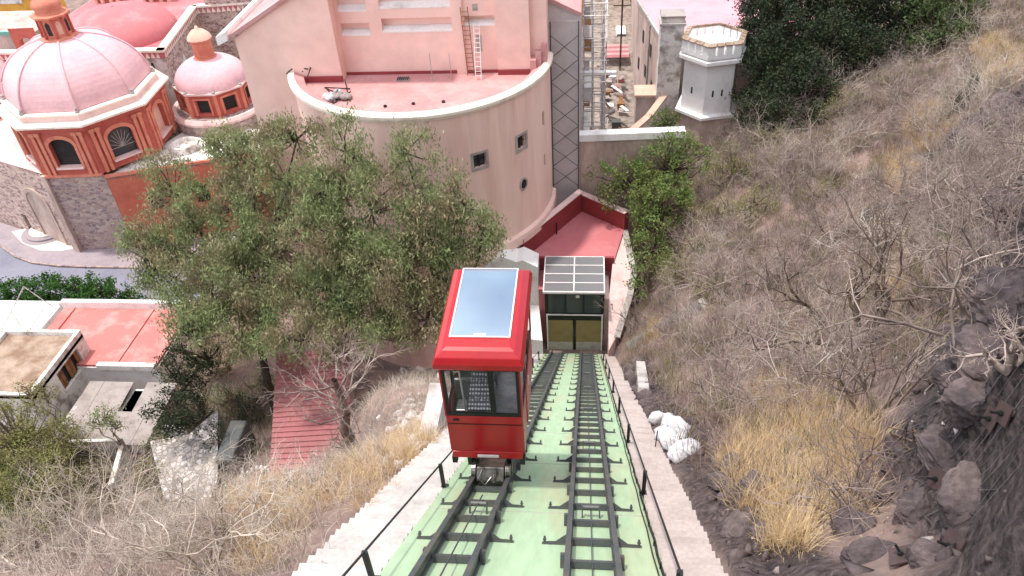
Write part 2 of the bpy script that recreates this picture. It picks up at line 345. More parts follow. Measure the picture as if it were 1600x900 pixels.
gx = np.concatenate([np.linspace(-400, -85, 12)[:-1], np.arange(-85, -12, 1.0), np.arange(-12, 2.4, .4), np.arange(2.4, 14, .2), np.arange(14, 30, .4), np.arange(30, 70, .9), np.linspace(70, 400, 14)])
gy = np.concatenate([np.linspace(-200, -8, 8)[:-1], np.arange(-8, 4, .45), np.arange(4, 18, .2), np.arange(18, 55, .42), np.arange(55, 120, 1.0), np.linspace(120, 600, 16)])
GX, GY = np.meshgrid(gx, gy); GZ = terrain(np.clip(GX, -120, 95), np.clip(GY, -8, 125))
nx, ny = len(gx), len(gy); idx = np.arange(nx*ny).reshape(ny, nx)
quads = np.stack([idx[:-1, :-1], idx[:-1, 1:], idx[1:, 1:], idx[1:, :-1]], -1).reshape(-1, 4)
MT['soil'] = mat('dry_hillside_soil', lin(146, 124, 114), lin(116, 100, 96), .5, .4, .62, rough=.97, bump=.9, bscale=3, fine=.2, fscale=4)
_n = MT['soil'].node_tree.nodes; _l = MT['soil'].node_tree.links; _b = _n['Principled BSDF']; _src = _b.inputs['Base Color'].links[0].from_socket
_at = _n.new('ShaderNodeAttribute'); _at.attribute_name = 'rock'; _mx = _n.new('ShaderNodeMix'); _mx.data_type = 'RGBA'
_ns = _n.new('ShaderNodeTexNoise'); _ns.inputs['Scale'].default_value = 4.5; _ns.inputs['Detail'].default_value = 8; _ns.inputs['Roughness'].default_value = .7
_g = _n.new('ShaderNodeNewGeometry'); _mp = _n.new('ShaderNodeMapping'); _mp.inputs['Rotation'].default_value = (.5, .3, .6); _mp.inputs['Scale'].default_value = (1.1, .8, 1.5); _l.new(_g.outputs['Position'], _mp.inputs[0]); _l.new(_mp.outputs[0], _ns.inputs['Vector'])
_cr = _n.new('ShaderNodeValToRGB'); _cr.color_ramp.elements[0].position = .4; _cr.color_ramp.elements[0].color = (*lin(50, 44, 47), 1); _cr.color_ramp.elements[1].position = .62; _cr.color_ramp.elements[1].color = (*lin(108, 96, 96), 1)
_vo = _n.new('ShaderNodeTexVoronoi'); _vo.feature = 'DISTANCE_TO_EDGE'; _vo.inputs['Scale'].default_value = 1.7; _wv = _n.new('ShaderNodeMix'); _wv.data_type = 'VECTOR'; _wv.inputs[0].default_value = .22; _l.new(_mp.outputs[0], _wv.inputs[4]); _l.new(_ns.outputs['Color'], _wv.inputs[5]); _l.new(_wv.outputs[1], _vo.inputs['Vector'])
_vr = _n.new('ShaderNodeMapRange'); _vr.inputs[1].default_value = 0; _vr.inputs[2].default_value = .12; _l.new(_vo.outputs['Distance'], _vr.inputs[0])
_hm = _n.new('ShaderNodeMath'); _hm.operation = 'MULTIPLY_ADD'; _l.new(_ns.outputs[0], _hm.inputs[0]); _hm.inputs[1].default_value = 2.2; _l.new(_vr.outputs[0], _hm.inputs[2])
_b2 = _n.new('ShaderNodeBump'); _b2.inputs['Distance'].default_value = .14; _l.new(_at.outputs['Fac'], _b2.inputs['Strength']); _l.new(_hm.outputs[0], _b2.inputs['Height']); _l.new(_b.inputs['Normal'].links[0].from_socket, _b2.inputs['Normal']); _l.new(_b2.outputs[0], _b.inputs['Normal'])
_l.new(_ns.outputs[0], _cr.inputs[0]); _l.new(_at.outputs['Fac'], _mx.inputs[0]); _l.new(_src, _mx.inputs[6]); _l.new(_cr.outputs[0], _mx.inputs[7]); _l.new(_mx.outputs[2], _b.inputs['Base Color'])
g_o = raw('ground', np.stack([GX, GY, GZ], -1).reshape(-1, 3), quads, 'soil', smooth=True); tag(g_o, kind='structure')
_pc = rockmask(GX, GY)*np.where(GX > 2.4, 1, 0); _sm = (_pc[:-1, :-1] < .35).ravel(); g_o.data.polygons.foreach_set('use_smooth', _sm)
_ra = g_o.data.attributes.new('rock', 'FLOAT', 'POINT'); _ra.data.foreach_set('value', (rockmask(GX, GY)*np.where(GX > 2.4, 1, 0)).ravel().astype(np.float32))
g_o['label'] = 'dry brown soil of the hillsides and the town below'
# ------------------------------------------------------------------ railway bed, stairs, tracks
O0 = EYE-4.44*NW
def tp(a, X, h): return O0+TW*a+np.array([X, 0, 0])+NW*h
def along(Y): return (Y-O0[1])/TW[1]
m = MB(); A0, A1 = 4.0, 66.4
m.hexa([tp(A0, -3.45, -1), tp(A0, 1.42, -1), tp(A1, 1.42, -1), tp(A1, -3.45, -1), tp(A0, -3.45, -.3), tp(A0, 1.42, -.3), tp(A1, 1.42, -.3), tp(A1, -3.45, -.3)])
bed = m.build('track_bed', 'green'); tag(bed, 'pale green painted concrete bed under both tracks', kind='structure')
# expansion joints and stains of the bed: thin raised seams
m = MB()
for a in np.arange(7, 66, 5.0): m.beam(tp(a, -3.42, -.298), tp(a, 1.4, -.298), .02, .012, NW)
tag(m.build('slab_joint', 'framegrey', bed))

def stairs(name, x0, x1, mt, label):
    t = thing(name, tp(A0, (x0+x1)/2, -.3), label, 'stairs')
    L = .4; me = None; n = int((A1-A0)/L)
    for i in range(n):
        p = tp(A0+i*L, (x0+x1)/2, -.3)-np.array([0, 0, .25])
        if me is None:
            q = MB(); q.box(x0-(x0+x1)/2, x1-(x0+x1)/2, -.02, .325, -.5, 0)
            o = raw('step', q.v, q.f, mt, None); o.parent = t; me = o.data
            b = me
        else:
            o = bpy.data.objects.new('step', me); col.objects.link(o); o.parent = t
        jx = random.uniform(-.03, .03)
        o.location = [float(c) for c in (p-OFF[t.name]+np.array([jx, 0, random.uniform(-.012, .012)]))]
    return t
stairs('stairway', -4.95, -3.47, 'conc_l', 'long white concrete stairway on the left of the green track bed')
stairs('stairway', 1.44, 2.5, 'conc_r', 'long pinkish grey concrete stairway on the right of the green track bed')

def track(xc, label):
    t = thing('railway_track', tp(A0, xc, 0), label, 'track', 'funicular tracks'); o0 = OFF[t.name]; g = .43
    for s in (-1, 1):
        q = MB(); X = xc+s*g
        for w_, h0, h1 in ((.1, -.05, 0), (.045, -.23, -.05), (.13, -.27, -.23)):
            q.hexa([tp(A0, X-w_/2, h0), tp(A0, X+w_/2, h0), tp(65.4, X+w_/2, h0), tp(65.4, X-w_/2, h0), tp(A0, X-w_/2, h1), tp(A0, X+w_/2, h1), tp(65.4, X+w_/2, h1), tp(65.4, X-w_/2, h1)])
        q.build('rail', 'steel', t)
    def loc(pts): return [p-tp(0, 0, 0) for p in pts]
    def lbeam(q, x0, x1, a0, a1, h0, h1):
        q.hexa(loc([tp(a0, x0, h0), tp(a0, x1, h0), tp(a1, x1, h0), tp(a1, x0, h0), tp(a0, x0, h1), tp(a0, x1, h1), tp(a1, x1, h1), tp(a1, x0, h1)]))
    cb = MB(); lbeam(cb, -.4, .4, -.06, .06, -.2, -.17); lbeam(cb, -.4, .4, -.062, -.04, -.29, -.2); lbeam(cb, -.4, .4, .04, .062, -.29, -.2)
    bk = MB()
    bk.ext(loc([tp(-.012, .05, -.1), tp(-.012, .05, -.27), tp(-.012, .5, -.27), tp(-.012, .5, -.25), tp(-.012, .26, -.24), tp(-.012, .13, -.15)]), TW*.024)
    lbeam(bk, .05, .52, -.035, .035, -.297, -.268); bk.tube(loc([tp(0, .47, -.27), tp(0, .47, -.15)]), .024, 6); bk.tube(loc([tp(0, .47, -.22), tp(0, .47, -.2)]), .04, 6)
    gp = MB(); lbeam(gp, .04, .13, -.07, .07, -.29, -.06)
    ro = MB(); ro.tube(loc([tp(0, -.17, -.08), tp(0, .17, -.08)]), .055, 8); lbeam(ro, -.2, -.17, -.05, .05, -.28, -.03); lbeam(ro, .17, .2, -.05, .05, -.28, -.03)
    pro = {}
    def put(kind, mb, a, X, flip=False, mt='steel'):
        key = (kind, flip)
        if key not in pro:
            v = [(-p[0], p[1], p[2]) if flip else p for p in mb.v]; f = [tuple(reversed(q)) if flip else q for q in mb.f]
            o = raw(kind, v, f, mt); pro[key] = o.data; o.parent = t
        else:
            o = bpy.data.objects.new(kind, pro[key]); col.objects.link(o); o.parent = t
        o.location = [float(c) for c in tp(a, X, 0)-o0]
    k = 0
    for a in np.arange(4.86, 65, 1.25):
        put('crossbar', cb, a, xc)
        for s in (-1, 1):
            if k % 2 == 0: put('bracket', bk, a, xc+s*g, s < 0)
            else: put('gusset', gp, a, xc+s*g, s < 0)
        if k % 6 == 3: put('cable_roller', ro, a+.62, xc)
        k += 1
    return t
XL, XR = -2.28, .17
track(XL, 'left dark steel track carrying the red funicular car')
track(XR, 'right dark steel track, empty, between the brackets on the green bed')
m = MB(); m.tube([tp(A0, XL, -.06), tp(17.4, XL, -.06)], .016, 5)
tag(m.build('haulage_cable', 'steel'), 'thin steel cable running up the left track from the red car', 'cable')
m = MB(); m.tube([tp(A0, XR, -.2), tp(65, XR, -.2)], .012, 5)
tag(m.build('haulage_cable', 'steel'), 'thin steel cable lying along the middle of the empty right track', 'cable')

# handrails
def railing(name, X, a_list, label, h=.95):
    t = thing(name, tp(a_list[0], X, -.3), label, 'railing')
    tops = []
    for a in a_list:
        p = tp(a, X, -.42); q = MB(); q.beam(p, p+np.array([0, 0, h+.1]), .09, .06, (0, 1, 0))
        pl = tp(a, X, -.3); q.box(pl[0]-.09, pl[0]+.09, pl[1]-.08, pl[1]+.08, pl[2]-.1, pl[2]+.02)
        q.build('post', 'black', t); tops.append(p+np.array([0, 0, h+.1]))
    q = MB(); d = tops[-1]-tops[0]; d /= np.linalg.norm(d)
    q.tube([tops[0]-d*2]+tops, .022, 6); q.build('handrail', 'black', t)
    return t
railing('handrail_fence', -3.44, [6.0, 12.6, 19.0, 25.6, 32.2, 38.8, 45.4, 52, 58.6], 'black handrail on square posts between the left stairway and the track bed')
railing('handrail_fence', 1.45, [5.6, 12.35, 19.0, 25.7, 32.4, 39.1, 45.8, 52.5, 59.2], 'black handrail on square posts between the track bed and the right stairway')
q = MB(); pts = [tp(a, 1.38+.012*math.sin(a*3), -.25+.02*math.sin(a*1.7)) for a in np.arange(A0, 64, .8)]; q.tube(pts, .028, 5)
t = thing('cable_conduit', tp(A0, 1.38, -.3), 'black cable conduit clipped along the right edge of the green bed', 'conduit'); q.build('pipe', 'black', t)
pts = [tp(a, 1.3+.01*math.sin(a*2+1), -.28) for a in np.arange(A0, 64, .8)]; q = MB(); q.tube(pts, .016, 5); q.build('cable', 'black', t)
for a in np.arange(5, 62, 1.25):
    q = MB(); p = tp(a, 1.36, -.3); q.beam(p, p+np.array([0, 0, .2]), .03, .03, (0, 1, 0)); q.build('clip', 'black', t)
q = MB(); p = np.array([2.3, 16.35, 0]); p[2] = Zslab(p[1])-.4; q.tube([p, p+[.02, 0, .75]], .02, 5)
tag(q.build('steel_rod', 'black'), 'short upright iron rod standing at the outer edge of the right stairway', 'rod')

# ------------------------------------------------------------------ funicular car
CX, YF, YB, ZB, ZT = -2.33, 12.02, 15.15, 35.0, 38.5; HW = .91
car = thing('funicular_car', (CX, 13.5, ZB-1.5), 'glossy red funicular car with sloping rails beneath and a glazed roof', 'funicular car')
m = MB()   # lower body: panels round a hollow cabin
m.box(CX-HW, CX+HW, YF, YF+.07, ZB+.2, ZB+1.45)
m.box(CX-HW+.003, CX-HW+.07, YF+.07, YB-.07, ZB+.05, ZB+1.4); m.box(CX+HW-.07, CX+HW-.003, YF+.07, YB-.07, ZB+.05, ZB+1.4)
m.box(CX-HW, CX+HW, YB-.07, YB, ZB-.2, ZB+1.4)
body = m.build('body', 'carred', car, bevel=.025)
q = MB(); q.box(CX-HW+.02, CX+HW-.02, YF-.012, YF+.01, ZB+1.18, ZB+1.2); q.build('panel_seam', 'cardark', body)
q = MB(); q.box(CX-.74, CX-.6, YF-.02, YF+.01, ZB+1.3, ZB+1.36); q.build('badge', 'cardark', body)
q = MB(); q.box(CX-.84, CX+.84, YF+.1, YB-.1, ZB+.55, ZB+.62); q.build('floor', 'tread', body)
for k in range(4):   # stepped seats inside
    q = MB(); y0 = YF+.55+k*.62; q.box(CX-.82, CX+.1, y0, y0+.42, ZB+.62, ZB+1.05); q.box(CX-.82, CX+.1, y0+.36, y0+.44, ZB+1.05, ZB+1.75); q.build('seat', 'tread', body, bevel=.03)
q = MB(); q.box(CX-.45, CX+.3, YF+.3, YF+.36, ZB+.9, ZB+2.15); q.hexa([(CX-.5, YF+.28, ZB+.8), (CX+.2, YF+.28, ZB+.8), (CX+.2, YF+1.1, ZB+1.5), (CX-.38, YF+1.1, ZB+1.5), (CX-.5, YF+.3, ZB+.84), (CX+.2, YF+.3, ZB+.84), (CX+.2, YF+1.1, ZB+1.54), (CX-.38, YF+1.1, ZB+1.54)])
q = MB(); q.hexa([(CX-.42, YF+.25, ZB+1.36), (CX+.18, YF+.25, ZB+1.36), (CX+.18, YF+1.5, ZB+2.35), (CX-.32, YF+1.5, ZB+2.35), (CX-.42, YF+.25, ZB+1.42), (CX+.18, YF+.25, ZB+1.42), (CX+.18, YF+1.5, ZB+2.41), (CX-.32, YF+1.5, ZB+2.41)])
q.build('ribbed_panel', 'ribbed', body)
q = MB(); q.tube([(CX-.5, YF+.45, ZB+.6), (CX-.56, YF+.4, ZB+3.0)], .02, 6); q.build('grab_pole', 'metalwhite', body)
q = MB(); q.tube([(CX-.45, YF+.2, ZB+2.98), (CX-.47, YF+.2, ZB+2.78), (CX-.6, YF+.2, ZB+2.7), (CX-.64, YF+.2, ZB+2.8)], .02, 6); q.build('hand_grip', 'metalwhite', body)
# bumper
q = MB(); q.hexa([(CX-.86, YF-.06, ZB), (CX+.86, YF-.06, ZB), (CX+.86, YF+.3, ZB), (CX-.86, YF+.3, ZB), (CX-.88, YF-.02, ZB+.2), (CX+.88, YF-.02, ZB+.2), (CX+.88, YF+.3, ZB+.2), (CX-.88, YF+.3, ZB+.2)])
bp = q.build('bumper', 'carred', car, bevel=.03)
q = MB(); q.box(CX-.25, CX+.27, YF-.075, YF-.05, ZB+.06, ZB+.14); q.build('white_plate', 'metalwhite', bp)
for s in (-1, 1):
    q = MB(); q.box(CX+s*.84-.06, CX+s*.84+.06, YF-.04, YF+.25, ZB-.22, ZB); q.build('bumper_bracket', 'cardark', car)
# windows
q = MB()
for x0, x1, z0, z1 in ((CX-.88, CX+.88, ZB+1.45, ZB+1.55), (CX-.88, CX+.88, ZB+2.93, ZB+3.02), (CX-.88, CX-.8, ZB+1.55, ZB+2.93), (CX+.8, CX+.88, ZB+1.55, ZB+2.93), (CX+.17, CX+.3, ZB+1.55, ZB+2.93)):
    q.box(x0, x1, YF+.01, YF+.06, z0, z1)
wf = q.build('windscreen_frame', 'cardark', car, bevel=.01)
for x0, x1 in ((CX-.8, CX+.17), (CX+.3, CX+.8)):
    q = MB(); q.box(x0, x1, YF+.03, YF+.04, ZB+1.55, ZB+2.93); q.build('window_pane', 'carglass', wf)
for s in (-1, 1):
    q = MB(); q.box(CX+s*.9-.02, CX+s*.9+.02, YF, YF+.07, ZB+1.45, ZB+3.02); q.build('corner_post', 'carred', car)
    q = MB(); q.box(CX+s*.9-.02, CX+s*.9+.02, YB-.09, YB-.02, ZB+1.4, ZB+3.02); q.build('corner_post', 'carred', car)
    xs = CX+s*.89
    q = MB(); q.box(xs-.015, xs+.015, YF+.07, YB-.09, ZB+1.4, ZB+1.5); q.box(xs-.015, xs+.015, YF+.07, YB-.09, ZB+2.93, ZB+3.02)
    for y in (YF+.95, YF+1.1, YF+2.0, YF+2.15): q.box(xs-.015, xs+.015, y, y+.07, ZB+1.5, ZB+2.93)
    sf = q.build('side_frame', 'cardark', car)
    for y0, y1 in ((YF+.08, YF+.95), (YF+1.17, YF+2.0), (YF+2.22, YB-.1)):
        q = MB(); q.box(xs-.006, xs+.006, y0, y1, ZB+1.5, ZB+2.93); q.build('window_pane', 'carglass', sf)
    q = MB(); q.box(xs+s*.01, xs+s*.035, YF+1.05, YF+2.1, ZB+.1, ZB+1.38); dr = q.build('door', 'carred', car, bevel=.01)
    q = MB(); q.box(xs+s*.035, xs+s*.06, YF+1.5, YF+1.54, ZB+1.0, ZB+1.3); q.build('handle', 'metalwhite', dr)
q = MB(); q.box(CX-.85, CX+.85, YB-.05, YB-.04, ZB+1.42, ZB+3.0); q.build('rear_window_pane', 'carglass', car)
# roof: rounded rim round a glazed panel
q = MB(); n = 8
prof = [(0, 0), (-.06, .0), (-.1, .06), (-.1, .2), (-.04, .35), (.1, .45), (.2, .48)]
loop = [(CX-HW, YF), (CX+HW, YF), (CX+HW, YB), (CX-HW, YB)]
rows = []
for d, z in prof:
    rows.append([(CX-HW+d if True else 0, YF+d*1.0, ZB+3.02+z), (CX+HW-d, YF+d, ZB+3.02+z), (CX+HW-d, YB-d, ZB+3.02+z), (CX-HW+d, YB-d, ZB+3.02+z)])
rows.append([(CX-.66, YF+.5, ZB+3.51), (CX+.66, YF+.5, ZB+3.51), (CX+.68, YB-.14, ZB+3.51), (CX-.68, YB-.14, ZB+3.51)])
v = [p for r in rows for p in r]; f = []
for i in range(len(rows)-1):
    for j in range(4): f.append((i*4+j, i*4+(j+1) % 4, (i+1)*4+(j+1) % 4, (i+1)*4+j))
q.add(v, f)
roof = q.build('roof', 'carred', car, bevel=.02)
q = MB(); q.box(CX-.66, CX+.66, YF+.52, YB-.15, ZB+3.5, ZB+3.525); q.build('roof_glass', 'skyglass', roof)
q = MB()
for x0, x1, y0, y1 in ((CX-.69, CX-.66, YF+.49, YB-.12), (CX+.66, CX+.69, YF+.49, YB-.12), (CX-.66, CX+.66, YF+.49, YF+.52), (CX-.66, CX+.66, YB-.15, YB-.12)): q.box(x0, x1, y0, y1, ZB+3.49, ZB+3.54)
q.build('glass_rim', 'metalwhite', roof)
q = MB(); q.box(CX-.13, CX+.14, YF+.53, YF+.6, ZB+3.53, ZB+3.545); q.build('label_plate', 'metalwhite', roof)
q = MB(); q.box(CX-HW-.02, CX+HW+.02, YF-.03, YB+.02, ZB+2.995, ZB+3.03); q.build('drip_rail', 'carred', roof)
# wedge chassis and bogies on the incline
q = MB()
for s in (-1, 1):
    x = CX+s*.5
    q.ext([(x-.05, YF+.1, ZB+.1), (x-.05, YF+.1, Zslab(YF+.1)+.28), (x-.05, YB-.1, Zslab(YB-.1)+.28), (x-.05, YB-.1, ZB)], (.1, 0, 0))
q.box(CX-.7, CX+.7, YF+.1, YB-.1, ZB-.06, ZB+.04)
q.build('chassis', 'cardark', car)
for yb in (YF-.02, YB-.5):
    a = along(yb)-.12
    q = MB(); q.hexa([tp(a-.28, XL-.34, -.1), tp(a-.28, XL+.34, -.1), tp(a+.5, XL+.34, -.1), tp(a+.5, XL-.34, -.1), tp(a-.28, XL-.34, .26), tp(a-.28, XL+.34, .26), tp(a+.5, XL+.34, .32), tp(a+.5, XL-.34, .32)])
    bg_ = q.build('bogie', 'wheel', car, bevel=.02)
    q = MB(); q.tube([tp(a-.3, XL-.2, .2), tp(a-.42, XL-.28, .0), tp(a-.4, XL-.1, -.15), tp(a-.3, XL+.05, .05)], .022, 6); q.tube([tp(a-.3, XL+.1, .2), tp(a-.36, XL+.1, -.1)], .03, 6)
    q.hexa([tp(a-.33, XL-.12, .02), tp(a-.33, XL+.16, .02), tp(a-.28, XL+.16, .02), tp(a-.28, XL-.12, .02), tp(a-.33, XL-.12, .22), tp(a-.33, XL+.16, .22), tp(a-.28, XL+.16, .22), tp(a-.28, XL-.12, .22)]); q.build('brake_gear', 'wheel', bg_)
    for s in (-1, 1):
        for da in (-.12, .4):
            q = MB(); c = tp(a+da, XL+s*.43, .16); q.tube([c-[.05, 0, 0], c+[.05, 0, 0]], .16, 14); q.tube([c-[s*.05+.012, 0, 0], c-[s*.05-.012, 0, 0]], .19, 14); wh = q.build('wheel', 'wheel', bg_)

# ------------------------------------------------------------------ lower station
st = thing('lower_station', (-.9, 50, 4), 'low red station with glazed canopy and two ochre gates below the tracks', 'station')
YS = 48.6
q = MB()   # terrace block
terr = [(-6.4, 53.2), (-4.6, 52.45), (2.4, 52.45), (3.4, 56.9), (-.55, 60.0)]
q.prism([(-5.2, 52.45), (2.42, 52.45), (3.38, 56.9), (-.55, 60.0)], 3.2, 11.0); q.build('terrace_roof', 'redfloor', st)
q = MB(); q.prism([(-5.5, 52.6), (-5.2, 52.45), (-.4, 59.8), (-.6, 60.4)], 3, 13.0); q.build('parapet', 'redwall', st)
q = MB(); q.prism([(-.45, 60.0), (3.4, 56.85), (3.75, 57.2), (-.5, 60.6)], 3, 12.7); q.build('parapet', 'redwall', st)
q = MB(); q.prism([(-5.65, 52.6), (-5.14, 52.4), (-.36, 59.78), (-.62, 60.5)], 13.0, 13.08); q.build('coping', 'palepink', st)
q = MB(); q.prism([(-.42, 59.92), (3.36, 56.8), (3.85, 57.25), (-.5, 60.7)], 12.7, 12.78); q.build('coping', 'palepink', st)
q = MB(); q.tube([(-2.55, 56.2, 11), (-2.55, 56.2, 12.2)], .06, 6); q.build('drain_pipe', 'black', st)
# front volume with side piers
q = MB(); q.box(-3.86, -3.3, 49.6, 52.44, 3.2, 10.0); q.build('side_pier', 'redfloor', st); q = MB(); q.box(1.6, 2.0, 49.2, 52.44, 3.2, 9.4); q.build('side_pier', 'palepink', st)
q = MB(); q.box(-5.2, 2.4, 52.2, 52.44, 10.0, 11.35); q.build('front_upstand', 'redwall', st)
q = MB(); q.box(-3.25, 1.55, 51.9, 52.1, 3.2, 10.9); q.build('back_wall', 'dark', st)
q = MB(); q.box(-3.25, 1.55, 48.0, 52.0, 3.8, 4.0); q.build('platform', 'concrete', st)
q = MB()
for x in (-3.2, 1.5): q.box(x-.08, x+.08, YS-.1, YS+.2, 3.8, 10.9)
q.box(-.93, -.77, YS-.06, YS+.16, 3.8, 8.3)
q.box(-3.12, 1.42, YS-.08, YS+.16, 8.0, 8.3); q.build('door_frame', 'cardark', st)
q = MB(); q.box(-3.2, -3.08, YS-.14, YS-.1, 4.0, 8.15); q.box(1.38, 1.5, YS-.14, YS-.1, 4.0, 8.15); q.box(-3.2, 1.5, YS-.14, YS-.1, 8.15, 8.27); q.build('white_surround', 'metalwhite', st)
for x0, x1 in ((-3.08, -1.0), (-.72, 1.38)):
    q = MB(); q.box(x0, x1, YS-.05, YS+.02, 4.15, 7.55); g_ = q.build('gate', 'ochre', st)
    q = MB(); q.box(x0, x1, YS-.07, YS-.05, 4.2, 5.1); q.build('kick_plate', 'framegrey', g_)
    q = MB(); q.box(x0, x1, YS-.05, YS+.02, 7.55, 8.0); q.build('gate_header', 'cardark', g_)
for k in range(3):
    x0 = -3.05+k*1.5; q = MB(); q.hexa([(x0, YS, 8.3), (x0+1.4, YS, 8.3), (x0+1.4, YS+.05, 8.3), (x0, YS+.05, 8.3), (x0, YS+.25, 10.85), (x0+1.4, YS+.25, 10.85), (x0+1.4, YS+.3, 10.85), (x0, YS+.3, 10.85)]); q.build('upper_window', 'pane', st)
for k in range(4): x0 = -3.1+k*1.5; q = MB(); q.beam((x0, YS-.02, 8.3), (x0, YS+.24, 10.85), .08, .08); q.build('mullion', 'cardark', st)
q = MB(); q.box(-.75, -.45, YS+.05, YS+.1, 9.9, 10.15); q.build('notice', 'metalwhite', st)
# glazed canopy
cz = lambda y: 10.95+(y-48.2)*.12
cp = None
q = MB()
for k in range(3): x = -3.35+k*2.45; q.beam((x, 48.1, cz(48.1)), (x, 52.2, cz(52.2)), .09, .1)
for k in range(5): y = 48.12+k*1.02; q.beam((-3.35, y, cz(y)+.003), (1.55, y, cz(y)+.003), .09, .1)
cp = q.build('canopy_frame', 'metalwhite', st)
for i in range(2):
    for k in range(4):
        y0 = 48.17+k*1.02; y1 = y0+.92; x0 = -3.3+i*2.45
        q = MB(); q.hexa([(x0, y0, cz(y0)), (x0+2.35, y0, cz(y0)), (x0+2.35, y1, cz(y1)), (x0, y1, cz(y1)), (x0, y0, cz(y0)+.02), (x0+2.35, y0, cz(y0)+.02), (x0+2.35, y1, cz(y1)+.02), (x0, y1, cz(y1)+.02)]); q.build('canopy_pane', 'canopyglass', cp)
q = MB(); q.box(-3.4, 1.6, 48.03, 48.1, cz(48.1)-.12, cz(48.1)+.06); q.build('gutter', 'metalwhite', cp)
# buffers at track end
for x in (XL, XR):
    for s in (-1, 1):
        q = MB(); p = np.array([x+s*.43, 48.05, 4.1]); q.tube([p, p+[0, -.7, .15]], .1, 8); q.tube([p+[0, -.72, .15], p+[0, -.78, .16]], .16, 10); q.build('buffer', 'black', st)
# white stair house on the left and pink retaining wall on the right
wh = thing('white_stair_wall', (-4.6, 48, 4), 'white gabled masonry wall left of the station gates, half hidden by the red car', 'wall')
q = MB(); q.ext([(-8.4, 50, 3), (-3.88, 50, 3), (-3.88, 50, 12.0), (-5.1, 50, 12.7), (-5.6, 50, 12.5), (-6.9, 50, 13.1), (-8.4, 50, 11.8)], (0, 1.9, 0)); q.build('gable_wall', 'white', wh)
q = MB(); q.prism([(-8.0, 47.3), (-3.47, 47.0), (-3.9, 49.99), (-8.0, 49.99)], 3, [7.0, 6.6, 8.0, 8.0]); q.build('stair_wing', 'white', wh)
rw = thing('retaining_wall', (3.2, 50, 4), 'pale pink sloping retaining wall beside the station under the green tree', 'wall')
WA = [at_Y(951, 548, 46.2), at_Y(951, 470, 49.2), at_Y(957, 413, 52.1), at_Y(968, 372, 56)]; WB = [at_Y(962, 528, 46.6), at_Y(982, 463, 49.5), at_Y(988, 428, 51.5), at_Y(974, 361, 57)]
q = MB()
for i in range(3):
    P = [WA[i], WB[i], WB[i+1], WA[i+1]]; q.hexa([(p[0], p[1], 3.5) for p in P]+[tuple(p) for p in P])
q.build('sloping_face', 'palepink', rw)
for i in range(3): q = MB(); q.beam(WB[i]+[.12, 0, .05], WB[i+1]+[.12, 0, .05], .5, .3); q.build('coping', 'concrete', rw)
q = MB(); q.beam((2.15, 48.7, 9.2), (2.5, 49.8, 8.4), .08, .08); q.beam((2.5, 49.8, 8.4), (2.5, 49.8, 4.3), .08, .08); q.beam((2.15, 47.2, 4.3), (2.15, 47.2, 5.4), .06, .06); q.beam((2.15, 47.2, 5.3), (2.6, 48.9, 5.3), .06, .06)
tag(q.build('side_railing', 'redwall'), 'small dark red railing between the station gate and pink retaining wall', 'railing')
# ------------------------------------------------------------------ town buildings
def stone_mat(name, cols, scale, mortar, bump=.6):
    m = bpy.data.materials.new(name); m.use_nodes = True; n = m.node_tree.nodes; l = m.node_tree.links; b = n['Principled BSDF']
    b.inputs['Roughness'].default_value = .92; b.inputs['Specular IOR Level'].default_value = .2
    g = n.new('ShaderNodeNewGeometry'); mp = n.new('ShaderNodeMapping'); mp.inputs['Scale'].default_value = (1, 1, 1.9); l.new(g.outputs['Position'], mp.inputs[0])
    v = n.new('ShaderNodeTexVoronoi'); v.inputs['Scale'].default_value = scale; l.new(mp.outputs[0], v.inputs['Vector'])
    e = n.new('ShaderNodeTexVoronoi'); e.feature = 'DISTANCE_TO_EDGE'; e.inputs['Scale'].default_value = scale; l.new(mp.outputs[0], e.inputs['Vector'])
    r = n.new('ShaderNodeValToRGB'); r.color_ramp.interpolation = 'CONSTANT'
    sp = n.new('ShaderNodeSeparateColor'); l.new(v.outputs['Color'], sp.inputs[0]); l.new(sp.outputs[0], r.inputs[0])
    for i, c in enumerate(cols):
        el = r.color_ramp.elements[i] if i < 2 else r.color_ramp.elements.new(i/len(cols))
        el.position = i/len(cols); el.color = (*c, 1)
    mr = n.new('ShaderNodeMapRange'); mr.inputs[1].default_value = .02; mr.inputs[2].default_value = .09; l.new(e.outputs['Distance'], mr.inputs[0])
    x = n.new('ShaderNodeMix'); x.data_type = 'RGBA'; x.inputs[6].default_value = (*mortar, 1); l.new(r.outputs[0], x.inputs[7]); l.new(mr.outputs[0], x.inputs[0])
    l.new(x.outputs[2], b.inputs['Base Color'])
    bp = n.new('ShaderNodeBump'); bp.inputs['Strength'].default_value = bump; bp.inputs['Distance'].default_value = .06; l.new(mr.outputs[0], bp.inputs['Height']); l.new(bp.outputs[0], b.inputs['Normal'])
    return m
MT['stone'] = stone_mat('mauve_rubble_stone', [lin(166, 144, 140), lin(148, 126, 126), lin(178, 158, 150), lin(134, 116, 118), lin(160, 136, 128)], 1.6, lin(178, 162, 156))
MT['stone2'] = stone_mat('speckled_rubble_stone', [lin(190, 166, 156), lin(140, 118, 116), lin(206, 184, 172), lin(170, 140, 132)], 2.0, lin(206, 188, 180))
MT['stone3'] = stone_mat('grey_field_stone', [lin(176, 170, 166), lin(150, 144, 140), lin(196, 190, 186)], 2.4, lin(140, 130, 124))

